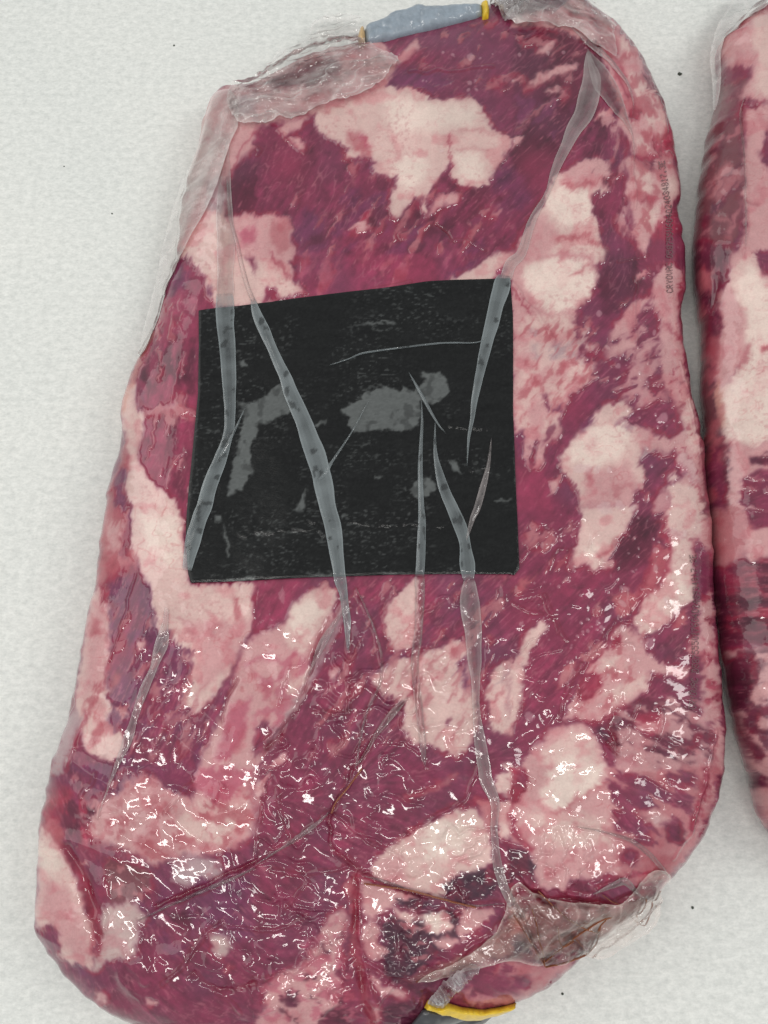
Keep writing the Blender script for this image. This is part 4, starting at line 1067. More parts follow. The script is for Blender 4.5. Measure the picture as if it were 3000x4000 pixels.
# ------------------------------------------------------------------ heights of the two packs
ZM = .020
class Body: pass
def make_body(outl, thick, R, zm, tilt_fn):
    b = Body(); o = smooth_loop(outl, 3); o = o+np.stack([vn(o[:, 0]/38, o[:, 1]/38, 301)-.5, vn(o[:, 0]/38, o[:, 1]/38, 302)-.5], 1)*11; x, y = unproj(o[:, 0], o[:, 1], zm); b.poly = np.stack([x, y], 1); b.zm = zm
    b.x0, b.y0 = b.poly.min(0)-.08; b.s = .002
    nx = int((b.poly[:, 0].max()+.08-b.x0)/b.s)+1; ny = int((b.poly[:, 1].max()+.08-b.y0)/b.s)+1
    gx, gy = np.meshgrid(b.x0+np.arange(nx)*b.s, b.y0+np.arange(ny)*b.s)
    d = dist_seg(b.poly, gx.ravel(), gy.ravel())[0].reshape(gx.shape)
    T = thick+tilt_fn(gx, gy)
    b.T = T.astype(np.float32); b.d = d.astype(np.float32); b.R = R
    return b
def g(b, img, x, y): return bil(img, (x-b.x0)/b.s+.5, (y-b.y0)/b.s+.5, 1.0)
def h_body(b, x, y, D=None):
    d = g(b, b.d, x, y) if D is None else D
    T = g(b, b.T, x, y)
    t = np.clip(d/b.R, 0, 1)
    hi = b.zm+(T-b.zm)*np.sqrt(np.clip(1-(1-t)**2, 0, 1))
    lo = b.zm*np.exp(np.clip(d, -1, 0)/.02)
    return np.where(d >= 0, hi, lo)
def tilt_main(x, y):
    return .010*sst(.25, -.3, y)-.006*sst(.15, .3, y)+.006*(fbm(x/.07+9, y/.09+9, 101, 2)-.5)
def tilt_side(x, y): return .006*(fbm(x/.08+9, y/.08+9, 104, 2)-.5)
B1 = make_body(OUT_MAIN, .044, .045, ZM, tilt_main)
B2 = make_body(OUT_SIDE, .046, .032, ZM, tilt_side)
def relief(u, v): u, v = wrapuv(u, v); return bil(Z, u, v, FS)
def surf(b, x, y):
    h0 = h_body(b, x, y); u, v = proj(x, y, h0); d = g(b, b.d, x, y)
    return h0+relief(u, v)*sst(-.002, .006, d)
def on_surf(b, u, v, off=0.0):
    u = np.asarray(u, float); v = np.asarray(v, float); z = np.full(u.shape, .045)
    for _ in range(9):
        x, y = unproj(u, v, z); z = .5*z+.5*h_body(b, x, y)
    x, y = unproj(u, v, z)
    return x, y
print('paint', round(time.time()-T0, 1))
def build_meat(b, name, label, group, cell):
    X, Y, D, Qd, E, bm = grid_region(b.poly, cell)
    h0 = h_body(b, X, Y, D); u, v = proj(X, Y, h0); uw, vw = wrapuv(u, v)
    zz = h0+bil(Z, uw, vw, FS)*sst(0, .006, D)
    col = lin(bil(C.astype(np.float32), uw, vw, FS)); pidv = PIDF[np.clip((vw*FS).astype(int), 0, FH-1), np.clip((uw*FS).astype(int), 0, FW-1)]
    VX, VY, VZ, Q2, src = skirt(X, Y, zz, E, bm, .0005, .014, b.poly)
    V_ = np.stack([VX, VY, VZ], 1); Qa = np.concatenate([Qd, Q2]); col = col[src]; pidv = pidv[src]
    N_ = vnormals(V_, Qa)
    cx, cy = b.poly.mean(0); V_ = V_-np.array([cx, cy, 0])
    r_ = root(name, label, 'packed meat', group); r_.location = (cx, cy, 0)
    fid = pidv[Qa[:, 0]]; fid[np.arange(len(Qa)) >= len(Qd)] = 0
    ids, cnt = np.unique(fid, return_counts=True)
    keep = [i for i, c in zip(ids, cnt) if i > 0 and c > 1500]
    fid = np.where(np.isin(fid, keep), fid, 0)
    for i in [0]+keep:
        q = Qa[fid == i]; vi, inv = np.unique(q.ravel(), return_inverse=True)
        nm = 'fat_patch' if i else 'lean_meat'
        me = mesh_np(nm, V_[vi], inv.reshape(-1, 4), m_meat, col[vi], None, N_[vi])
        put(nm, me, r_)
    b.root = r_; b.c = np.array([cx, cy, 0]); return r_
GRP = 'vacuum packed beef cuts lying on the white sheet'
meat1 = build_meat(B1, 'packed_beef', 'large clear vacuum pack of marbled beef with a black square pad under the film', GRP, .00052)
meat2 = build_meat(B2, 'packed_beef', 'partly seen vacuum pack of beef with thick cream fat, cut off by the right edge', GRP, .0007)
print('meat', round(time.time()-T0, 1))
# ------------------------------------------------------------------ table
V_ = np.array([[-1.6, -1.4, 0], [1.6, -1.4, 0], [1.6, 1.8, 0], [-1.6, 1.8, 0]], float)
put('table_surface', mesh_np('table_surface', V_, np.array([[0, 1, 2, 3]]), m_tab), kind='structure')
# ------------------------------------------------------------------ film sheets that follow the pack
def rid(x, y, sd):
    return np.abs(vn(x, y, sd)-.5)*2+.5*np.abs(vn(x*2.1+.4*y, y*2.1, sd+1)-.5)*2+.25*np.abs(vn(x*4.3, y*4.3-.7*x, sd+2)-.5)*2
def sheet(name, b, srcpoly, off, cell, mat, crumple=.0008, csc=.012, sang=.35, sst_=2.2, milkf=None, colf=None, label=None, sm=1, zf=None, edge_milk=0.5):
    o = smooth_loop(srcpoly, sm); x, y = on_surf(b, o[:, 0], o[:, 1]); poly = np.stack([x, y], 1)
    X, Y, D, Qd, E, bm = grid_region(poly, cell)
    zz = surf(b, X, Y)
    ca_, sa_ = math.cos(sang), math.sin(sang); wq = .5*csc*(vn(X/csc/1.5, Y/csc/1.5, 110)-.5)
    XA = (X*ca_+Y*sa_+wq)/(csc*sst_)+3; YA = (-X*sa_+Y*ca_+wq)/csc+8
    cr = 1-rid(XA, YA, 111)/1.2
    zz = zz+off+crumple*cr
    if zf is not None: zz = zf(X, Y, D, zz)
    u, v = proj(X, Y, zz)
    cz = fbm(X/csc+3, Y/csc+8, 111, 3)-.5
    milk = np.clip(-.30+1.0*fbm(XA*.8+3, YA*1.1, 118, 3)+.45*np.exp(-((vn(XA, YA, 111)-.5)/.03)**2)+.40*np.exp(-((vn(XA*.7+9, YA*.9, 119)-.5)/.03)**2)+edge_milk*np.exp(-D/(cell*1.0)), 0, 1)
    if milkf is not None: milk = milkf(u, v, D, milk)
    cols = colf(u, v) if colf is not None else None
    V_ = np.stack([X, Y, zz], 1)-b.c
    return put(name, mesh_np(name, V_, Qd, mat, cols, milk), b.root, label)
# the black pad
GP = """
11 (555,1000)(660,930)(720,870)(840,845)(860,860)(940,880)(960,840)(1020,870)(1060,840)(1100,800)(1060,780)(1080,755)(1200,765)(1230,800)(1260,880)(1220,920)(1130,950)(1060,940)(1060,1100)(1000,1125)(820,1125)(700,1140)(640,1150)(600,1100)(610,1060)(565,1030)
11 (-80,1000)(60,900)(150,830)(190,850)(240,1000)(100,1060)(0,1100)(-60,1200)(-110,1300)
01 (1530,960)(1660,940)(1660,1150)(1620,1250)(1640,1400)(1580,1500)(1480,1560)(1480,1480)(1520,1300)(1600,1000)
11 (1010,1480)(1060,1440)(1140,1430)(1170,1500)(1110,1560)(1040,1570)(1000,1520)
11 (380,1090)(460,1060)(450,1090)(390,1110)
11 (630,465)(740,430)(880,420)(900,435)(760,440)
11 (260,1640)(300,1560)(320,1500)(320,1600)(290,1650)
11 (1250,1320)(1300,1350)(1340,1410)(1280,1390)
02 (1450,60)(1475,150)(1490,290)(1475,295)(1460,150)
02 (1380,30)(1420,25)(1430,55)(1390,65)
12 (0,145)(30,140)(25,165)(0,165)
12 (200,130)(280,125)(280,138)(205,142)
12 (550,20)(600,10)(560,50)
12 (300,430)(400,410)(500,400)(500,412)(380,430)
12 (820,395)(1000,402)(1000,410)(830,408)
02 (1420,445)(1500,430)(1650,425)(1650,450)(1430,455)
01 (1548,690)(1590,680)(1600,705)(1560,715)
11 (1550,1590)(1659,1570)(1659,1580)(1560,1600)
11 (760,1430)(830,1430)(820,1440)(770,1445)
"""
PG = np.zeros((CH, CW), np.float32)
for ln in GP.strip().split('\n'):
    f = ln.split(); p = pts(f[0], ''.join(f[1:])); sl = region(p, 20); d = sdf(p, PX[sl], PY[sl]).reshape(PX[sl].shape)
    PG[sl] = np.maximum(PG[sl], sst(-5, 5, d))
def padcol(u, v):
    w1 = u+14*(fbm(u/22, v/22, 120, 3)-.5)*2; w2 = v+14*(fbm(u/22, v/22, 124, 3)-.5)*2
    a = bil(PG, w1.astype(np.float32), w2.astype(np.float32), CS)
    n1 = fbm(u/60, v/16, 127, 4); n2 = fbm(u/9, v/5, 131, 2); sp = sst(.56, .80, fbm(u/14, v/6, 134, 3))*sst(.35, .65, fbm(u/180, v/120, 137, 2))
    base = 19+12*(n1-.4)+10*(n2-.5)+42*sp+10*(vn(u/5, v/5, 152)-.5)
    gcol = 92+16*(n2-.5)+10*(n1-.5)
    c = base*(1-a)+gcol*a
    dry = a*sst(.55, .7, fbm(u/30, v/30, 140, 3))*.35
    c = c*(1-dry)+32*dry
    return lin(np.clip(np.stack([c*.97, c*1.0, c*.99], -1), 8, 200))
PADZ = lambda X, Y, D, zz: h_body(B1, X, Y)+.0011+.0005*(1-np.exp(-D/.0006))+.0012*(fbm(X/.03+5, Y/.02+5, 143, 3)-.5)+.00016*fbm(X/.004+5, Y/.0015+5, 146, 2)
PADZ0 = PADZ
def pad_crease(X, Y, D, zz):
    z_ = PADZ0(X, Y, D, zz); u, v = proj(X, Y, z_)
    for s, hh, wd in [(('12', '(-100,150)(0,130)(200,120)(400,100)(470,110)(620,60)(800,90)(1000,80)(1200,95)'), .0005, 7), (('11', '(1390,1400)(1450,1370)(1659,1350)'), .0004, 6), (('11', '(600,430)(900,410)(1300,380)'), .0003, 6),
                     (('11', '(1260,1105)(1340,1110)(1480,1120)'), .0007, 7), (('12', '(360,60)(420,110)(440,150)'), .0009, 6)]:
        p = pts(*s); d = -sdf(p, u+10*(vn(u/30, v/30, 147)-.5), v+10*(vn(u/30, v/30, 148)-.5), False); z_ = z_+hh*np.exp(-(d/wd)**2)*np.clip(2.6*vn(u/16, v/16, 149)-.4, 0, 1.6)
    return z_
sheet('black_pad', B1, PAD, 0, .0007, m_pad, colf=padcol, sm=0, zf=pad_crease)
print('pad', round(time.time()-T0, 1))
# ------------------------------------------------------------------ folds of doubled film
def catmull(P_, n_):
    P_ = np.array(P_, float); out = []
    Q_ = np.vstack([2*P_[0]-P_[1], P_, 2*P_[-1]-P_[-2]])
    for i in range(1, len(Q_)-2):
        p0, p1, p2, p3 = Q_[i-1:i+3]
        k_ = max(2, int(np.hypot(*(p2-p1)[:2])/n_))
        t = (np.arange(k_)/k_)[:, None]
        out.append(.5*((2*p1)+(-p0+p2)*t+(2*p0-5*p1+4*p2-p3)*t**2+(-p0+3*p1-3*p2+p3)*t**3))
    return np.vstack(out+[P_[-1:]])
def fold(b, P_, mat, arch=.0012, off=.0012, pad=False, name='film_fold', seed=1, milk0=.5):
    c = catmull(P_, 7); c[:, 2] = np.maximum(c[:, 2], 2)
    d = np.gradient(c[:, :2], axis=0); d /= np.linalg.norm(d, axis=1, keepdims=True)+1e-9; nrm = np.stack([-d[:, 1], d[:, 0]], 1)
    K = 9; rows = []
    s_ = np.arange(len(c))
    c[:, 2] *= 1.15; wl = c[:, 2]*(.5+.12*(vn(s_/9, s_*0, 150+seed)-.5)); wr = c[:, 2]*(.5+.12*(vn(s_/9, s_*0, 160+seed)-.5))
    T_ = np.linspace(-1, 1, K); vs_ = []; mk = []
    for t in T_:
        w_ = np.where(t < 0, wl, wr)
        pu = c[:, 0]+nrm[:, 0]*t*w_; pv = c[:, 1]+nrm[:, 1]*t*w_
        x, y = on_surf(b, pu, pv)
        zb = surf(b, x, y) if not pad else np.maximum(surf(b, x, y), PADZ(x, y, np.full(x.shape, .01), 0)*sst(-10, 10, sdf(PAD, pu, pv))+surf(b, x, y)*(1-sst(-10, 10, sdf(PAD, pu, pv))))
        prof = arch*(1-t*t)*(.5+np.clip(c[:, 2]/60, 0, 1.2))
        rip = .0002*np.sin(t*9+vn(s_/14, s_*0+t, 171+seed)*5)*(1-abs(t))
        z_ = zb+off*(.6+.4*(1-t*t))+prof+rip
        # rims get extra milk, a painted bright line of caught light
        vs_.append(np.stack([x, y, z_], 1)-b.c)
        hole = sst(.73, .76, fbm(pu/34, pv/34, 177, 2))*(1 if pad else 0)*(abs(t) < .85)
        mk.append((1-.8*hole)*np.clip(milk0+.22*(fbm(pu/60, pv/60, 174, 2)-.5)*2+(.45 if abs(t) > .9 else 0)-(.15 if abs(t) < .3 else 0), 0, 1)*sst(0, 3, np.minimum(s_, len(c)-1-s_)+.5))
    n_ = len(c); V_ = np.stack(vs_, 1).reshape(-1, 3)
    i, j = np.meshgrid(np.arange(n_-1), np.arange(K-1), indexing='ij'); i = i.ravel(); j = j.ravel()
    Qd = np.stack([i*K+j, i*K+j+1, (i+1)*K+j+1, (i+1)*K+j], 1)
    return put(name, mesh_np(name, V_, Qd, mat, None, np.stack(mk, 1).ravel()), b.root)
def fp(*segs):
    out = []
    for t, s in segs:
        a = np.array([float(q) for q in s.replace(')(', ' ').replace('(', '').replace(')', '').replace(',', ' ').split()]).reshape(-1, 3)/1.659
        a[:, 0] += int(t[0])*1000; a[:, 1] += int(t[1])*1000; out.append(a)
    return np.vstack(out)
FOLDS = [
 (fp(('00', '(1480,900,10)(1462,1080,50)(1455,1300,80)(1462,1500,100)'), ('01', '(1462,-20,100)(1462,180,92)(1465,262,92)')), m_foldw, 0, .32),
 (fp(('00', '(1470,1150,5)(1490,1400,16)(1540,1600,22)'), ('01', '(1570,80,22)(1605,200,22)(1645,300,24)')), m_foldw, 0, .4),
 (fp(('01', '(1455,250,90)(1465,400,100)(1487,700,84)(1495,1000,66)(1480,1180,56)(1430,1330,72)(1370,1500,82)(1335,1630,86)'), ('02', '(1295,60,86)(1240,250,82)(1215,380,50)')), m_fold, 1, .5),
 (fp(('01', '(1640,280,24)'), ('11', '(10,390,54)(60,500,64)(140,680,56)(225,880,80)(300,1060,92)(370,1250,112)(430,1450,104)(470,1640,90)'), ('12', '(505,120,88)(530,300,76)(545,430,70)(570,540,44)(590,720,40)(598,900,10)')), m_fold, 1, .6),
 (fp(('20', '(492,320,8)(498,420,60)(512,530,106)(470,720,104)(395,850,80)(320,1010,56)(270,1130,42)(225,1260,28)(130,1430,44)(60,1640,56)'), ('11', '(1650,60,60)(1616,150,64)')), m_foldw, 0, .6),
 (fp(('11', '(1610,130,60)(1590,200,90)(1540,400,76)(1490,600,64)(1430,850,46)(1400,1050,24)(1375,1200,14)(1365,1370,3)')), m_fold, 1, .55),
 (fp(('11', '(1072,940,4)(1075,1100,14)(1065,1300,24)(1065,1500,28)(1070,1640,32)'), ('12', '(1075,100,42)(1068,300,50)(1060,420,52)')), m_fold, 1, .5),
 (fp(('12', '(1060,420,52)(1060,600,54)(1050,800,44)(1030,1000,40)(1060,1300,40)(1080,1500,34)(1095,1640,12)')), m_foldw, 0, .3),
 (fp(('11', '(1160,1080,4)(1160,1280,20)(1190,1430,46)(1230,1550,56)(1270,1640,62)'), ('12', '(1320,100,70)(1355,220,62)(1370,340,84)(1380,440,60)')), m_fold, 1, .5),
 (fp(('12', '(1380,440,58)(1390,600,112)(1410,850,92)(1420,1050,60)(1420,1250,40)(1440,1450,60)(1475,1640,70)'), ('13', '(1490,80,74)(1545,220,56)(1540,400,40)(1560,600,50)(1600,750,54)(1650,860,50)'), ('23', '(60,960,44)(120,1100,20)')), m_foldw, 0, .45),
 (fp(('11', '(1522,1190,3)(1505,1350,20)(1470,1500,36)(1430,1640,36)'), ('12', '(1400,50,28)(1360,190,10)')), m_foldw, 1, .5),
 (fp(('11', '(480,720,3)(600,680,6)(700,640,10)(900,610,10)(1200,575,9)(1430,570,6)(1510,515,3)')), m_fold, 1, .6),
 (fp(('11', '(730,950,3)(620,1150,8)(500,1330,14)(450,1410,24)(395,1465,8)')), m_fold, 1, .6),
 (fp(('11', '(990,765,3)(1050,870,16)(1110,980,18)(1180,1100,10)(1230,1160,3)')), m_fold, 1, .6),
 (fp(('01', '(1600,980,3)(1520,1150,14)(1460,1260,24)(1405,1350,6)')), m_fold, 1, .6),
 (fp(('02', '(1085,620,20)(1075,720,34)(1050,850,70)(1000,1000,42)(940,1150,46)(880,1330,42)(830,1480,50)(760,1640,24)'), ('03', '(700,150,14)(640,330,3)')), m_foldw, 0, .5),
 (fp(('12', '(640,480,4)(700,600,10)(780,800,12)(815,960,14)(800,1120,14)(740,1250,12)(690,1400,12)(650,1640,8)')), m_foldw, 0, .3),
 (fp(('12', '(985,1200,6)(900,1290,40)(780,1440,24)(700,1580,14)(640,1650,10)')), m_foldw, 0, .4),
 (fp(('12', '(590,600,6)(500,740,30)(430,860,44)(380,960,20)(340,1060,4)')), m_foldw, 0, .45),
 (fp(('03', '(900,985,4)(1100,890,12)(1300,800,20)(1500,715,18)(1659,640,8)')), m_foldw, 0, .3),
 (fp(('13', '(0,620,4)(150,530,14)(270,450,24)(380,370,20)(480,285,5)')), m_foldw, 0, .4),
 (fp(('13', '(690,690,5)(850,740,18)(1000,795,18)(1250,860,16)(1400,890,14)(1600,880,5)')), m_foldw, 0, .3),
 (fp(('23', '(400,375,4)(560,405,12)(760,465,20)(880,555,26)(960,640,24)(1020,710,8)')), m_foldw, 0, .4),
 (fp(('23', '(520,815,6)(640,760,30)(720,730,40)(780,780,26)(850,850,8)')), m_foldw, 0, .5),
 (fp(('20', '(490,330,14)(540,440,80)(610,560,120)(680,690,80)(740,800,30)(780,900,10)(790,1050,3)')), m_foldw, 0, .35),
 (fp(('20', '(380,190,8)(480,270,26)(600,370,30)(700,480,26)(760,590,14)(785,700,3)')), m_foldw, 0, .5),
 (fp(('20', '(1500,640,3)(1480,760,14)(1500,1000,10)(1508,1300,10)(1510,1600,6)')), m_foldw, 'B2', .3),
]
for k_, (P_, mt, pd, mk0) in enumerate(FOLDS):
    b_ = B2 if pd == 'B2' else B1
    wide = P_[:, 2].max()*1.659
    fold(b_, P_, mt, arch=.00008 if wide > 60 else .0006, off=.0007 if mt is m_foldw else .0008, pad=(pd == 1), seed=k_, milk0=mk0)
# ------------------------------------------------------------------ loose sheets of film at the corners
FL1 = np.concatenate([[(900,345)], pts('10', '(0,520)(100,420)(200,350)(310,322)(370,200)(440,150)(520,128)(600,150)(690,140)(660,210)(700,290)(760,330)(850,360)(940,400)(880,450)(850,520)(720,620)(560,670)(430,715)(250,770)(130,800)(0,812)'), pts('00', '(1560,830)(1500,760)(1470,650)')])
FL2 = np.concatenate([pts('00', '(1365,650)(1420,600)(1520,590)(1560,800)(1500,930)(1450,1080)(1400,1250)(1310,1420)(1190,1640)'), pts('01', '(1150,60)(1060,260)(1010,420)(960,600)(880,690)(940,480)(990,300)(1030,130)(1052,0)'), pts('00', '(1095,1500)(1130,1370)(1180,1200)(1238,1090)(1290,950)')])
FL3 = np.concatenate([[(1910,10),(1960,-30),(2290,-30)], pts('20', '(500,40)(600,110)(680,190)(640,230)(680,420)(600,370)(480,270)(380,195)(240,182)(60,178)(0,165)')])
FL3 = np.concatenate([FL3, pts('10', '(1600,110)(1560,60)')])
FL4 = np.concatenate([pts('23', '(0,690)(160,830)(400,870)(640,890)(760,830)(850,700)(960,640)(1020,705)(955,780)(930,880)(850,1015)(750,1070)(650,1130)(590,1180)(560,1190)(500,1200)(430,1215)(330,1250)(210,1285)(0,1230)'), pts('13', '(1450,1265)(1150,1370)(1000,1372)(1400,1190)(1600,1000)')])
FL5 = np.concatenate([pts('20', '(1659,-20)(1659,60)(1500,140)(1420,220)(1345,290)(1330,400)(1325,600)(1300,740)(1275,790)(1270,600)(1262,380)(1300,220)(1370,120)(1440,0)')])
def flapz(b, k1=.0015, k2=.0):
    def f(X, Y, D, zz):
        db = g(b, b.d, X, Y); air = sst(-.004, .0, -db)
        return zz+k1*air*(1+fbm(X/.02, Y/.02, 190, 2))+k2*np.clip(D/.01, 0, 1)
    return f
fl = sheet('loose_film', B1, FL1, .0012, .0006, m_flap, .0050, .0075, .30, 2.6, zf=flapz(B1, .002, .002))
fl = sheet('loose_film', B1, FL2, .0012, .0008, m_flap, .0010, .016, zf=flapz(B1), milkf=lambda u, v, D, m: np.clip(m*.5+.35+.3*np.sin((u*.93+v*.36)/9)*.5, 0, 1))
fl = sheet('loose_film', B1, FL3, .0015, .0007, m_flap, .0045, .009, -.6, 2.4, zf=flapz(B1, .002, .002), milkf=lambda u, v, D, m: np.clip(m*.8+.5*sst(2180, 1950, u), 0, 1))
fl = sheet('loose_film', B1, FL4, .0010, .0006, m_flapb, .0050, .0085, .45, 2.0, edge_milk=1.2, milkf=lambda u, v, D, m: np.clip(m+.55*np.exp(-((u-2410)**2+(v-3630)**2)/90**2)+.40*sst(0, .002, -g(B1, B1.d, *unproj(u, v, .02))), 0, 1), zf=flapz(B1, .007, .001))
fl = sheet('loose_film', B2, FL5, .0015, .0009, m_flap, .0020, .016, zf=flapz(B2, .003, 0))
# brown juice lines caught in the loose corner
def thin(b, t, s, w_, mat, off=.003, name='juice_line'):
    p = pts(t, s); P_ = np.column_stack([p, np.full(len(p), w_)]); return fold(b, P_, mat, arch=.0006, off=off, name=name, milk0=.9)
m_juice = film('juice_line', (.30, .10, .045), .85, 1.0, .15)
for t, s, w_ in [('23', '(120,900)(150,1000)(165,1100)(185,1170)(205,1275)', 5), ('23', '(205,1240)(300,1160)(400,1085)(480,1030)(560,980)(640,955)', 5), ('23', '(285,1010)(300,1120)(330,1140)(390,1110)', 5), ('23', '(390,1080)(440,1140)(485,1200)(530,1150)(550,1070)(560,1010)', 5),
                 ('23', '(540,1060)(560,1010)(600,970)', 5), ('23', '(210,1280)(330,1250)(430,1215)(490,1200)', 6), ('23', '(0,940)(90,1080)(180,1230)(210,1280)', 4), ('23', '(760,960)(850,1015)(900,900)(950,790)', 4), ('23', '(810,970)(850,880)(850,830)', 4), ('23', '(570,810)(640,860)(710,885)', 4),
                 ('23', '(160,790)(340,960)(440,1020)(540,1060)', 6), ('13', '(700,740)(1000,790)(1200,840)(1420,895)', 7), ('13', '(690,0)(600,120)(520,220)(490,290)', 7)]:
    thin(B1, t, s, w_, m_juice)
print('film', round(time.time()-T0, 1))
# ------------------------------------------------------------------ sleeves (puffy solids lying on the pack's ends)
def puff(name, b, srcpoly, zbase, thick, R, mat, parent, crink=.0006, cell=.0007, csc=.008, milk=None, label=None, sm=1, kmilk=None):
    o = smooth_loop(srcpoly, sm)
    x, y = on_surf(b, o[:, 0], o[:, 1]) if zbase is None else unproj(o[:, 0], o[:, 1], zbase+thick*.3)
    poly = np.stack([x, y], 1)
    X, Y, D, Qd, E, bm = grid_region(poly, cell); zlow = zbase
    if zbase is None: zbase = h_body(b, X, Y)+.0005; zlow = 0
    t = np.clip(D/R, 0, 1); zz = zbase+thick*.3+thick*.7*np.sqrt(1-(1-t)**2)
    cr = np.exp(-((fbm(X/csc+40, Y/csc+40, 201, 2)-.5)/.05)**2)
    fc = rid(X/csc+40, Y/csc+40, 204)-.6
    zz = zz-.5*crink*cr*t+crink*fc*t*1.2
    VX, VY, VZ, Q2, src = skirt(X, Y, zz, E, bm, (zbase if np.isscalar(zbase) else (zbase[bm]-.001)), R*.3, poly, 3)
    VZ = np.where(np.arange(len(VZ)) < len(X), VZ, VZ); V_ = np.stack([VX, VY, VZ], 1); loc = np.array(parent.location if parent else (0, 0, 0)); 
    mk = None
    if kmilk is not None: mk = np.full(len(V_), kmilk)+.5*(fbm(V_[:, 0]/.004+50, V_[:, 1]/.004+50, 207, 2)-.5)
    return put(name, mesh_np(name, V_-loc, np.concatenate([Qd, Q2]), mat, None, mk), parent, label)
CL = pts('10', '(700,200)(720,175)(760,158)(830,138)(880,92)(960,84)(1000,62)(1040,44)(1085,50)(1110,62)(1200,55)(1330,48)(1462,40)(1470,85)(1465,122)(1300,165)(1100,215)(900,265)(740,306)(705,290)')
puff('seal_sleeve', B1, CL, .030, .009, .007, m_clip, meat1, .0016, csc=.011)
puff('sleeve_band', B1, pts('10', '(1455,38)(1505,36)(1512,85)(1506,134)(1464,142)(1462,90)'), .030, .0116, .006, m_yel, meat1, .0002, .0005, sm=0)
puff('sleeve_band', B1, pts('10', '(672,208)(704,194)(712,250)(704,304)(664,302)(660,250)'), .030, .0116, .006, m_tan, meat1, .0002, .0005, sm=0)
DK = np.concatenate([pts('13', '(1092,1540)(1180,1572)(1240,1578)(1380,1612)(1500,1600)(1560,1590)(1480,1645)(1420,1700)(1300,1760)(900,1760)(960,1700)(1030,1620)')])
puff('end_sleeve', B1, DK, None, .006, .010, m_dark, meat1, .0012, csc=.011)
puff('sleeve_band', B1, pts('13', '(1115,1493)(1165,1530)(1195,1535)(1240,1518)(1340,1548)(1480,1562)(1659,1528)(1690,1520)(1659,1545)(1580,1580)(1500,1606)(1380,1620)(1240,1585)(1195,1582)(1150,1560)(1090,1545)'), None, .0064, .0012, m_yel, meat1, .0004, .0005, csc=.012, sm=0)
m_gath = film('gathered_film', (.80, .78, .77), .02, .55, .05)
dome = lambda H_, R_: (lambda X, Y, D, zz: zz+H_*np.sqrt(1-(1-np.clip(D/R_, 0, 1))**2))
sheet('gathered_film', B1, pts('13', '(1105,1510)(1130,1470)(1180,1420)(1215,1370)(1250,1350)(1290,1300)(1335,1280)(1385,1262)(1445,1262)(1430,1320)(1385,1350)(1340,1405)(1290,1440)(1270,1480)(1215,1545)(1160,1530)'), .001, .00045, m_gath, .0050, .0032, -.85, 1.8, zf=dome(.006, .007), sm=0)
sheet('gathered_film', B1, pts('10', '(1515,20)(1540,-40)(1640,-60)(1760,-40)(1770,40)(1700,120)(1659,155)(1610,140)(1570,80)'), .001, .00045, m_gath, .0050, .0032, .6, 1.5, zf=dome(.005, .007), sm=0)
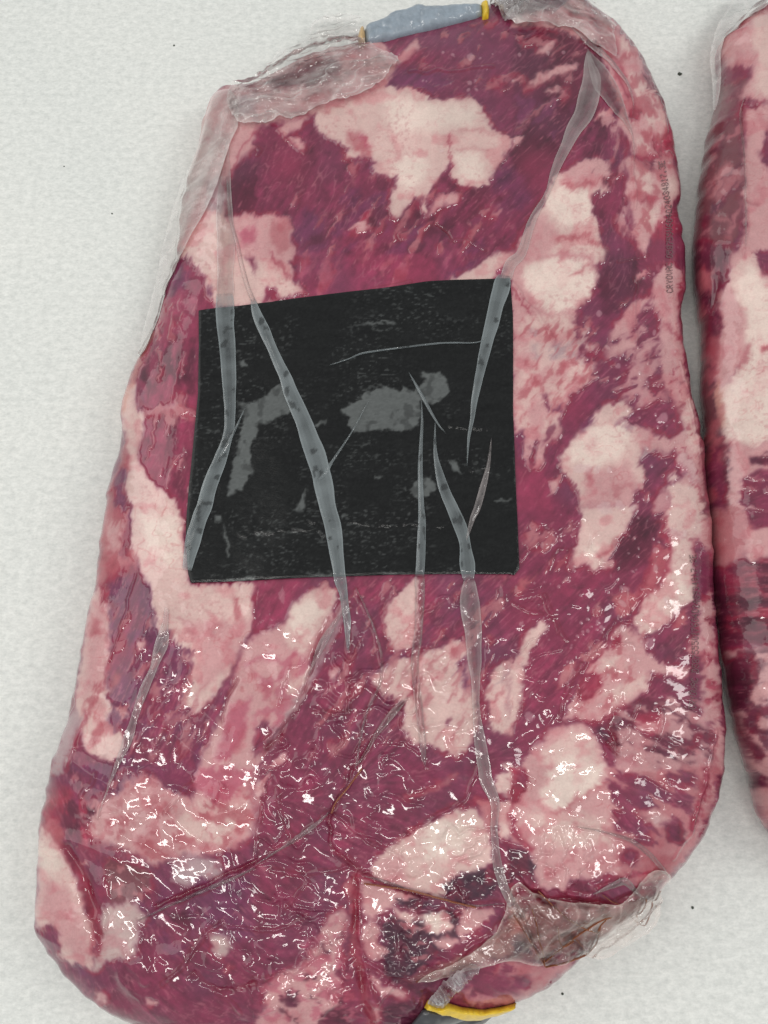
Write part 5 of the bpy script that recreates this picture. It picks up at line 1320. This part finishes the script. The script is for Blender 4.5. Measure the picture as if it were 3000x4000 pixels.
# ------------------------------------------------------------------ dot-matrix ink along the bag
F57 = {'C':'0E11101010110E','R':'1E11111E141211','Y':'11110A04040404','O':'0E11111111110E','V':'1111111111 0A04'.replace(' ',''),'A':'0E11111F111111','D':'1E11111111111E','E':'1F10101E10101F',
       '0':'0E11111111110E','1':'040C040404040E','2':'0E11010204081F','3':'0E11010601110E','4':'02060A121F0202','5':'1F101E0101110E','6':'0608101E11110E','7':'1F010204080808','8':'0E11110E11110E','9':'0E11110F01020C','.':'00000000000C0C',' ':'00000000000000','#':'1F1F1F1F1F1F1F'}
def ink(b, text, path, hgt, gap=1.0):
    c = catmull(np.column_stack([path, np.zeros(len(path))]), 2)[:, :2]
    L_ = np.concatenate([[0], np.cumsum(np.linalg.norm(np.diff(c, axis=0), axis=1))]); tot = L_[-1]; adv = tot/len(text)
    pu, pv = [], []
    for i, ch in enumerate(text):
        rows = [int(F57[ch][2*k:2*k+2], 16) for k in range(7)]
        for r_, bits in enumerate(rows):
            for q in range(5):
                if bits >> (4-q) & 1:
                    s_ = (i+.1+q/5*.78)*adv
                    x = np.interp(s_, L_, c[:, 0]); y = np.interp(s_, L_, c[:, 1]); x2 = np.interp(s_+2, L_, c[:, 0]); y2 = np.interp(s_+2, L_, c[:, 1])
                    tx, ty = (x2-x), (y2-y); m_ = math.hypot(tx, ty)+1e-9; tx /= m_; ty /= m_
                    o_ = (r_-3)/6*hgt
                    pu.append(x-ty*o_); pv.append(y+tx*o_)
    pu = np.array(pu)+rs.normal(size=len(pu))*.7; pv = np.array(pv)+rs.normal(size=len(pv))*.7
    r0 = 1.6; V_ = []; 
    for du, dv in ((-1, -1), (1, -1), (1, 1), (-1, 1)):
        x, y = on_surf(b, pu+du*r0, pv+dv*r0); V_.append(np.stack([x, y, surf(b, x, y)+.0006], 1)-b.c)
    V_ = np.stack(V_, 1).reshape(-1, 3); Qd = np.arange(len(V_)).reshape(-1, 4)[:, ::-1]
    o = put('printed_code', mesh_np('printed_code', V_, Qd, m_ink), b.root); o['kind'] = 'stuff'
ink(B1, 'CRYOVAC 058755V604024034817.3E', np.array([(2615,1148),(2612,1060),(2616,950),(2612,840),(2600,760),(2592,700),(2582,630)]), 22)
ink(B1, 'CRYOVAC D5875550176040240934817.3E', np.array([(2702,2770),(2712,2600),(2712,2450),(2718,2330),(2712,2240),(2702,2165)]), 24)
# ------------------------------------------------------------------ crumbs on the sheet
for k_, (u, v, r_, lb) in enumerate([(2655,290,9,'dark green crumb on the sheet between the tops of the two packs'), (680,178,4.5,'tiny olive crumb on the sheet left of the grey sleeve, uppermost of the crumbs'), (438,835,3.5,'tiny dark crumb on the bare sheet, lowest of those left of the large pack'),
        (250,650,3,'tiny grey crumb on the bare sheet, leftmost of all the crumbs'), (2705,3545,4.5,'small dark crumb on the sheet right of the loose brown film corner'), (2197,3882,4,'small black crumb on the sheet just below the large pack, nearest the bottom edge')]):
    x, y = unproj(u, v, 0); import bmesh
    bm_ = bmesh.new(); bmesh.ops.create_icosphere(bm_, subdivisions=2, radius=r_*SC)
    for q in bm_.verts: q.co *= 1+.6*(rs.rand()-.5); q.co.z *= .5
    me = bpy.data.meshes.new('crumb'); bm_.to_mesh(me); bm_.free(); me.materials.append(m_crumb)
    o = put('crumb', me, None, lb, 'crumb', 'crumbs scattered on the white sheet'); o.location = (float(x), float(y), r_*SC*.3); o.rotation_euler.z = k_
scene.render.engine = 'CYCLES'
try: scene.cycles.transparent_max_bounces = 12
except Exception: pass
print('done', round(time.time()-T0, 1), 'faces', sum(len(o.data.polygons) for o in bpy.data.objects if o.type == 'MESH'))
